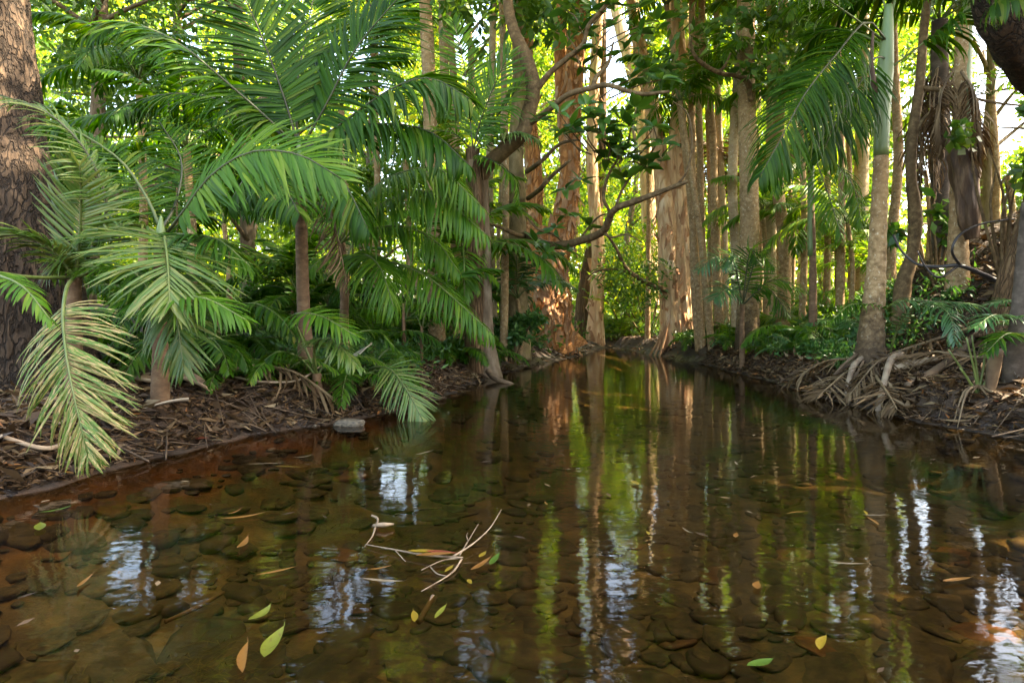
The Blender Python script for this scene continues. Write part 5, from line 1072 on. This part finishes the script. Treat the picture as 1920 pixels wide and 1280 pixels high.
# shore rock
def rock(px, py, Y, s, label, z=0):
    me = stone_mesh(21, 'rock', .6, .3); o = obj('shore_rock', me); x = (px - 960) * Y / FPX; o.location = (x, Y, z); o.scale = (s * 1.25, s, s * .85); return tag(o, label, 'rock')
rock(657, 797, 4.83, .17, 'rounded grey rock breaking the surface of the orange shallows', .01)
for i, (px, py, s_) in enumerate([(262, 862, .07), (352, 838, .05), (430, 822, .08), (468, 815, .05), (592, 800, .06), (735, 772, .07)]):
    r_ = rock(px, py, 1000 / (py - 590) * 1.01, s_, 'little dark wet stone, ' + nth(i) + ', along the left waterline', .0); r_['group'] = 'little stones along the left waterline'; r_.name = 'shore_stone'; r_.rotation_euler = (0, 0, px)
rock(528, 790, 4.98, .10, 'small dark stone at the edge of the orange shallows', .02)

# ------------------------------------------------------------------ leaves floating on the water or lying on the mud
def wz(px, py, z=.0):
    Y = 1000 / (py - 590); Y = Y * (CAM_H - z) / CAM_H; return V(((px - 960) * Y / FPX, Y, z))
def fleaf_obj(px, py, lpx, ang, w, mat, label, curl=.1, bend=0., z=.006, Y=None, land=False, pitch=0):
    Y = Y or 1000 / (py - 590)
    p = V(((px - 960) * Y / FPX, Y, z if not land else max(0, terrain((px - 960) * Y / FPX, Y)) + .03))
    if not land:
        p2 = wz(px + 8 * math.cos(R(ang)), py - 8 * math.sin(R(ang)), z); p1 = wz(px, py, z); p = p1.copy(); ang = math.degrees(math.atan2(p2.y - p1.y, p2.x - p1.x))
    n = 7; vs_ = []
    for i in range(n + 1):
        s = i / n; ww = w * .5 * (math.sin(math.pi * min(1, .06 + s * .94)) ** .9 if 0 < i < n else .03); off = bend * math.sin(math.pi * s); zz = curl * ((s - .5) ** 2) * 1.2
        vs_ += [(s - .5, off - ww, zz + .3 * ww), (s - .5, off, zz), (s - .5, off + ww, zz + .3 * ww)]
    vs_ += [(.5, -.006, zz), (.5, .006, zz), (.62, .02, zz + .04)]
    fs = [f for i in range(n) for f in ((3 * i, 3 * i + 3, 3 * i + 4, 3 * i + 1), (3 * i + 1, 3 * i + 4, 3 * i + 5, 3 * i + 2))] + [(3 * n + 3, 3 * n + 4, 3 * n + 5)]
    mb = MB(); mb.add(vs_, fs); o = obj('fallen_leaf', mb.mesh('fallen_leaf', [M[mat]])); o.location = p; o.rotation_euler = (0, pitch, R(ang)); o.scale = (lpx * .86,) * 3
    return tag(o, label, 'leaf', 'leaves floating on the creek' if not land else 'leaves lying on the banks')
FL = [  # px, py, length in metres, heading, relative width, material, label
    (515, 1208, .18, 58, .25, 'f_lime', 'large yellow green leaf floating at bottom left, the biggest on the water'),
    (487, 1152, .11, 35, .30, 'f_lime', 'ragged lime leaf just above the biggest floating leaf'),
    (518, 1071, .14, 12, .12, 'f_orange', 'curved orange leaf left of the floating twigs'),
    (456, 969, .20, 8, .12, 'f_orange', 'long orange brown leaf under the surface shine at left'),
    (105, 957, .14, 12, .16, 'f_green', 'long green leaf near the muddy left shore'),
    (75, 988, .13, 78, .34, 'f_lime', 'broad green leaf just below the long one at the left shore'),
    (160, 1092, .12, 40, .13, 'f_orange', 'thin orange leaf left of the pale sky reflection'),
    (460, 1232, .17, 80, .15, 'f_orange', 'upright brown orange leaf left of the biggest floating leaf'),
    (500, 870, .24, 2, .05, 'f_tan', 'long straw coloured leaf blade floating before the left bank'),
    (540, 876, .20, -2, .06, 'f_yellow', 'second straw blade touching the long straw coloured one'),
    (568, 857, .13, 8, .12, 'f_tan', 'whitish chip of bark floating beside the straw blades'),
    (795, 850, .17, 14, .10, 'f_tan', 'pale twisted leaf alone in the green reflection'),
    (440, 960, .10, 22, .12, 'f_orange', 'small slim orange leaf above the long orange brown one'),
    (455, 1020, .14, 48, .2, 'f_orange', 'sunken rusty leaf between orange leaves at left'),
    (712, 1066, .10, 10, .12, 'f_orange', 'thin bent orange leaf below the twig tip'),
    (718, 1088, .15, -4, .12, 'f_tan', 'tan leaf lying below the floating twigs'),
    (776, 1155, .08, 95, .28, 'f_yellow', 'small bright yellow leaf standing below the floating twigs'),
    (826, 1146, .10, 50, .18, 'f_lime', 'olive leaf right of the small bright yellow one'),
    (905, 1040, .07, 42, .3, 'f_yellow', 'short mustard leaf just right of the twigs'),
    (902, 1060, .15, 34, .16, 'f_orange', 'long amber leaf overlapping the green one by the twigs'),
    (928, 1050, .13, 52, .2, 'f_green', 'fresh green leaf right of the floating twigs'),
    (881, 1090, .045, -60, .4, 'f_yellow', 'tiny yellow leaf below the amber leaf'),
    (1190, 906, .10, -30, .34, 'f_yellow', 'golden leaf floating alone in mid creek'),
    (1024, 944, .06, -50, .2, 'f_orange', 'small orange leaf left of mid creek'),
    (1214, 1000, .05, -60, .3, 'f_yellow', 'little yellow leaf below the golden one'),
    (1380, 1004, .07, 70, .3, 'f_orange', 'curled tan orange leaf on the right half of the water'),
    (1495, 961, .12, 6, .10, 'f_orange', 'straight orange leaf right of mid creek'),
    (1622, 962, .09, -60, .14, 'f_yellow', 'narrow yellow leaf of a crossed trio near the right'),
    (1640, 966, .12, 0, .10, 'f_tan', 'level tan leaf of the crossed trio near the right'),
    (1636, 978, .12, -35, .12, 'f_orange', 'orange leaf of the crossed trio near the right'),
    (1590, 1056, .13, -2, .10, 'f_tan', 'pale leaf at the top of a blue sky reflection'),
    (1795, 1088, .13, 8, .18, 'f_orange', 'orange leaf between the bright reflections at right'),
    (1543, 1205, .10, 65, .26, 'f_yellow', 'crescent yellow leaf near the bottom right'),
    (1425, 1242, .09, 15, .35, 'f_green', 'green leaf at the bottom edge right of centre'),
    (1421, 1098, .07, 85, .4, 'f_orange', 'small rusty leaf right of the middle stones'),
    (1380, 870, .10, -50, .15, 'f_tan', 'small curled leaf in the trunk reflections'),
    (690, 975, .0, 0, .1, 'f_tan', ''),
    (1290, 996, .08, -25, .1, 'f_tan', 'thin tan sliver in the cream trunk reflection'),
    (1590, 755, .0, 0, .1, 'f_tan', ''),
]
for a in FL:
    if a[2] <= 0: continue
    fleaf_obj(*a[:7], curl=random.uniform(.05, .35), bend=random.uniform(-.06, .1))
fleaf_obj(530, 763, .17, 15, .34, 'f_yellow', 'bright yellow leaf on the left bank beside the small palm', Y=5.05, land=True)
fleaf_obj(375, 828, .11, 20, .35, 'f_red', 'dull red leaf on the mud right of the grey sheath', Y=4.05, land=True)
fleaf_obj(405, 822, .10, -10, .25, 'f_tan', 'pale tan leaf on the mud beside the dull red leaf', Y=4.1, land=True)
fleaf_obj(42, 885, .07, 60, .6, 'f_orange', 'rounded orange leaf on the mud at far left', Y=3.1, land=True)
fleaf_obj(130, 882, .10, -30, .25, 'f_orange', 'curled orange leaf under the withered frond tip', Y=3.2, land=True)
fleaf_obj(1553, 720, .13, 5, .3, 'f_yellow', 'bright yellow leaf on the right bank left of the leaning palm', Y=6.4, land=True)
fleaf_obj(1410, 700, .14, 10, .2, 'f_red', 'red leaf on the dark right bank', Y=8.3, land=True)
fleaf_obj(1682, 772, .12, 5, .25, 'f_orange', 'orange leaf at the right waterline below the leaning palm', Y=5.4, land=True)
fleaf_obj(1700, 778, .12, -40, .25, 'f_yellow', 'pale yellow leaf beside the orange one at the right waterline', Y=5.25, land=True)
fleaf_obj(1868, 770, .10, 60, .3, 'f_red', 'crimson leaf beneath the curled reddish sheath', Y=4.6, land=True)

mb = MB(); rng = random.Random(404)
for _ in range(170):
    y = rng.uniform(1.5, 8) if rng.random() < .6 else rng.uniform(1.4, 4); x = rng.uniform(xl(y) + .05, xr(y) - .05)
    if rng.random() < .35: x = xl(y) + abs(rng.gauss(0, .15)) + .03
    l = rng.uniform(.008, .03); w = l * rng.uniform(.15, .5); a = rng.uniform(0, 6.28); d = V((math.cos(a), math.sin(a), 0)); q = V((-d.y, d.x, 0)); c = V((x, y, .005))
    mb.add([c - d * l, c + q * w + UP * .003, c + d * l + UP * .004, c - q * w + UP * .002], [(0, 1, 2), (0, 2, 3)])
tag(mb.build('floating_flecks', [M['litter_pale']], smooth=False), kind='stuff')
# the twigs floating in the creek
tw = at(850, 1040, 1000 / 450)
TW = empty('floating_twigs', V((tw.x, tw.y, 0)), 'tangle of bare pale twigs with orange leaves floating in the creek', 'twigs')
for pts_, rads in [([(685, 1020, .008), (740, 1030, .012), (800, 1040, .016), (868, 1045, .012)], [.002, .0035, .006, .005]),
                   ([(850, 1042, .012), (885, 1020, .03), (918, 990, .06), (940, 955, .09)], [.005, .004, .003, .0015]),
                   ([(862, 1040, .012), (880, 1010, .03), (897, 982, .05)], [.004, .003, .0015]),
                   ([(878, 1015, .03), (875, 1005, .045), (877, 998, .05)], [.003, .0025, .0015]),
                   ([(868, 1045, .01), (830, 1050, .008), (790, 1068, .004)], [.004, .003, .002]),
                   ([(866, 1048, .008), (845, 1075, .006), (790, 1108, .0)], [.005, .004, .002]),
                   ([(740, 1030, .01), (760, 1052, .006)], [.003, .002]),
                   ([(805, 1060, .006), (820, 1075, .004), (842, 1080, .0)], [.003, .003, .002])]:
    q = [wz(*p) for p in pts_]; k_ = len(q) * 5; mb = MB(); mb.tube(spline(q, k_), [r * .72 for r in lerps(rads, k_)], 6, 0, True, rough(.3, 40, 1)); mb.build('twig', [M['twig']], TW)
def twleaf(px, py, l, ang, mat, z=.014):
    o = fleaf_obj(px, py, l, ang, .24, mat, '', z=z); w = o.location.copy(); o.name = 'leaf'; o.parent = TW; o.location = w - TW.location
    for k_ in ('label', 'category', 'group'):
        if k_ in o: del o[k_]
twleaf(795, 1034, .13, 0, 'f_yellow', .02); twleaf(828, 1036, .13, -4, 'f_red', .024); twleaf(842, 1066, .07, 40, 'f_yellow'); twleaf(815, 1040, .14, 4, 'f_orange', .03)
tw2 = wz(712, 985)
TW2 = empty('floating_twig', tw2, 'short knobbly twig with bark chip floating up left of the tangle', 'twigs')
for pts_, rads in [([(697, 966, .02), (708, 972, .015), (706, 985, .01)], [.006, .006, .004]), ([(700, 985, .012), (720, 983, .018), (738, 982, .014)], [.008, .013, .004]), ([(704, 988, .01), (698, 1005, .006), (684, 1024, .004)], [.005, .004, .002])]:
    q = [wz(*p) for p in pts_]; mb = MB(); mb.tube(spline(q, 12), [r * .75 for r in lerps(rads, 12)], 6, 0, True, rough(.3, 40, 1)); mb.build('twig', [M['twig']], TW2)
limb_thing('sunken_stick', [wz(740, 965, -.02), wz(785, 955, -.01), wz(830, 952, -.01)], [.005, .005, .004], 'root', 'reddish thin stick just under the surface above the twigs', 'stick')
limb_thing('sunken_stick', [wz(785, 1165, -.02), wz(800, 1140, -.01), wz(812, 1118, -.005)], [.008, .008, .007], 'root', 'blunt brown stick standing up from below near the small yellow leaf', 'stick')
limb_thing('sunken_stick', [wz(310, 1165, -.03), wz(365, 1140, -.03), wz(420, 1110, -.03)], [.006, .007, .005], 'root', 'dark sunken stick below the pale sky reflection at left', 'stick')
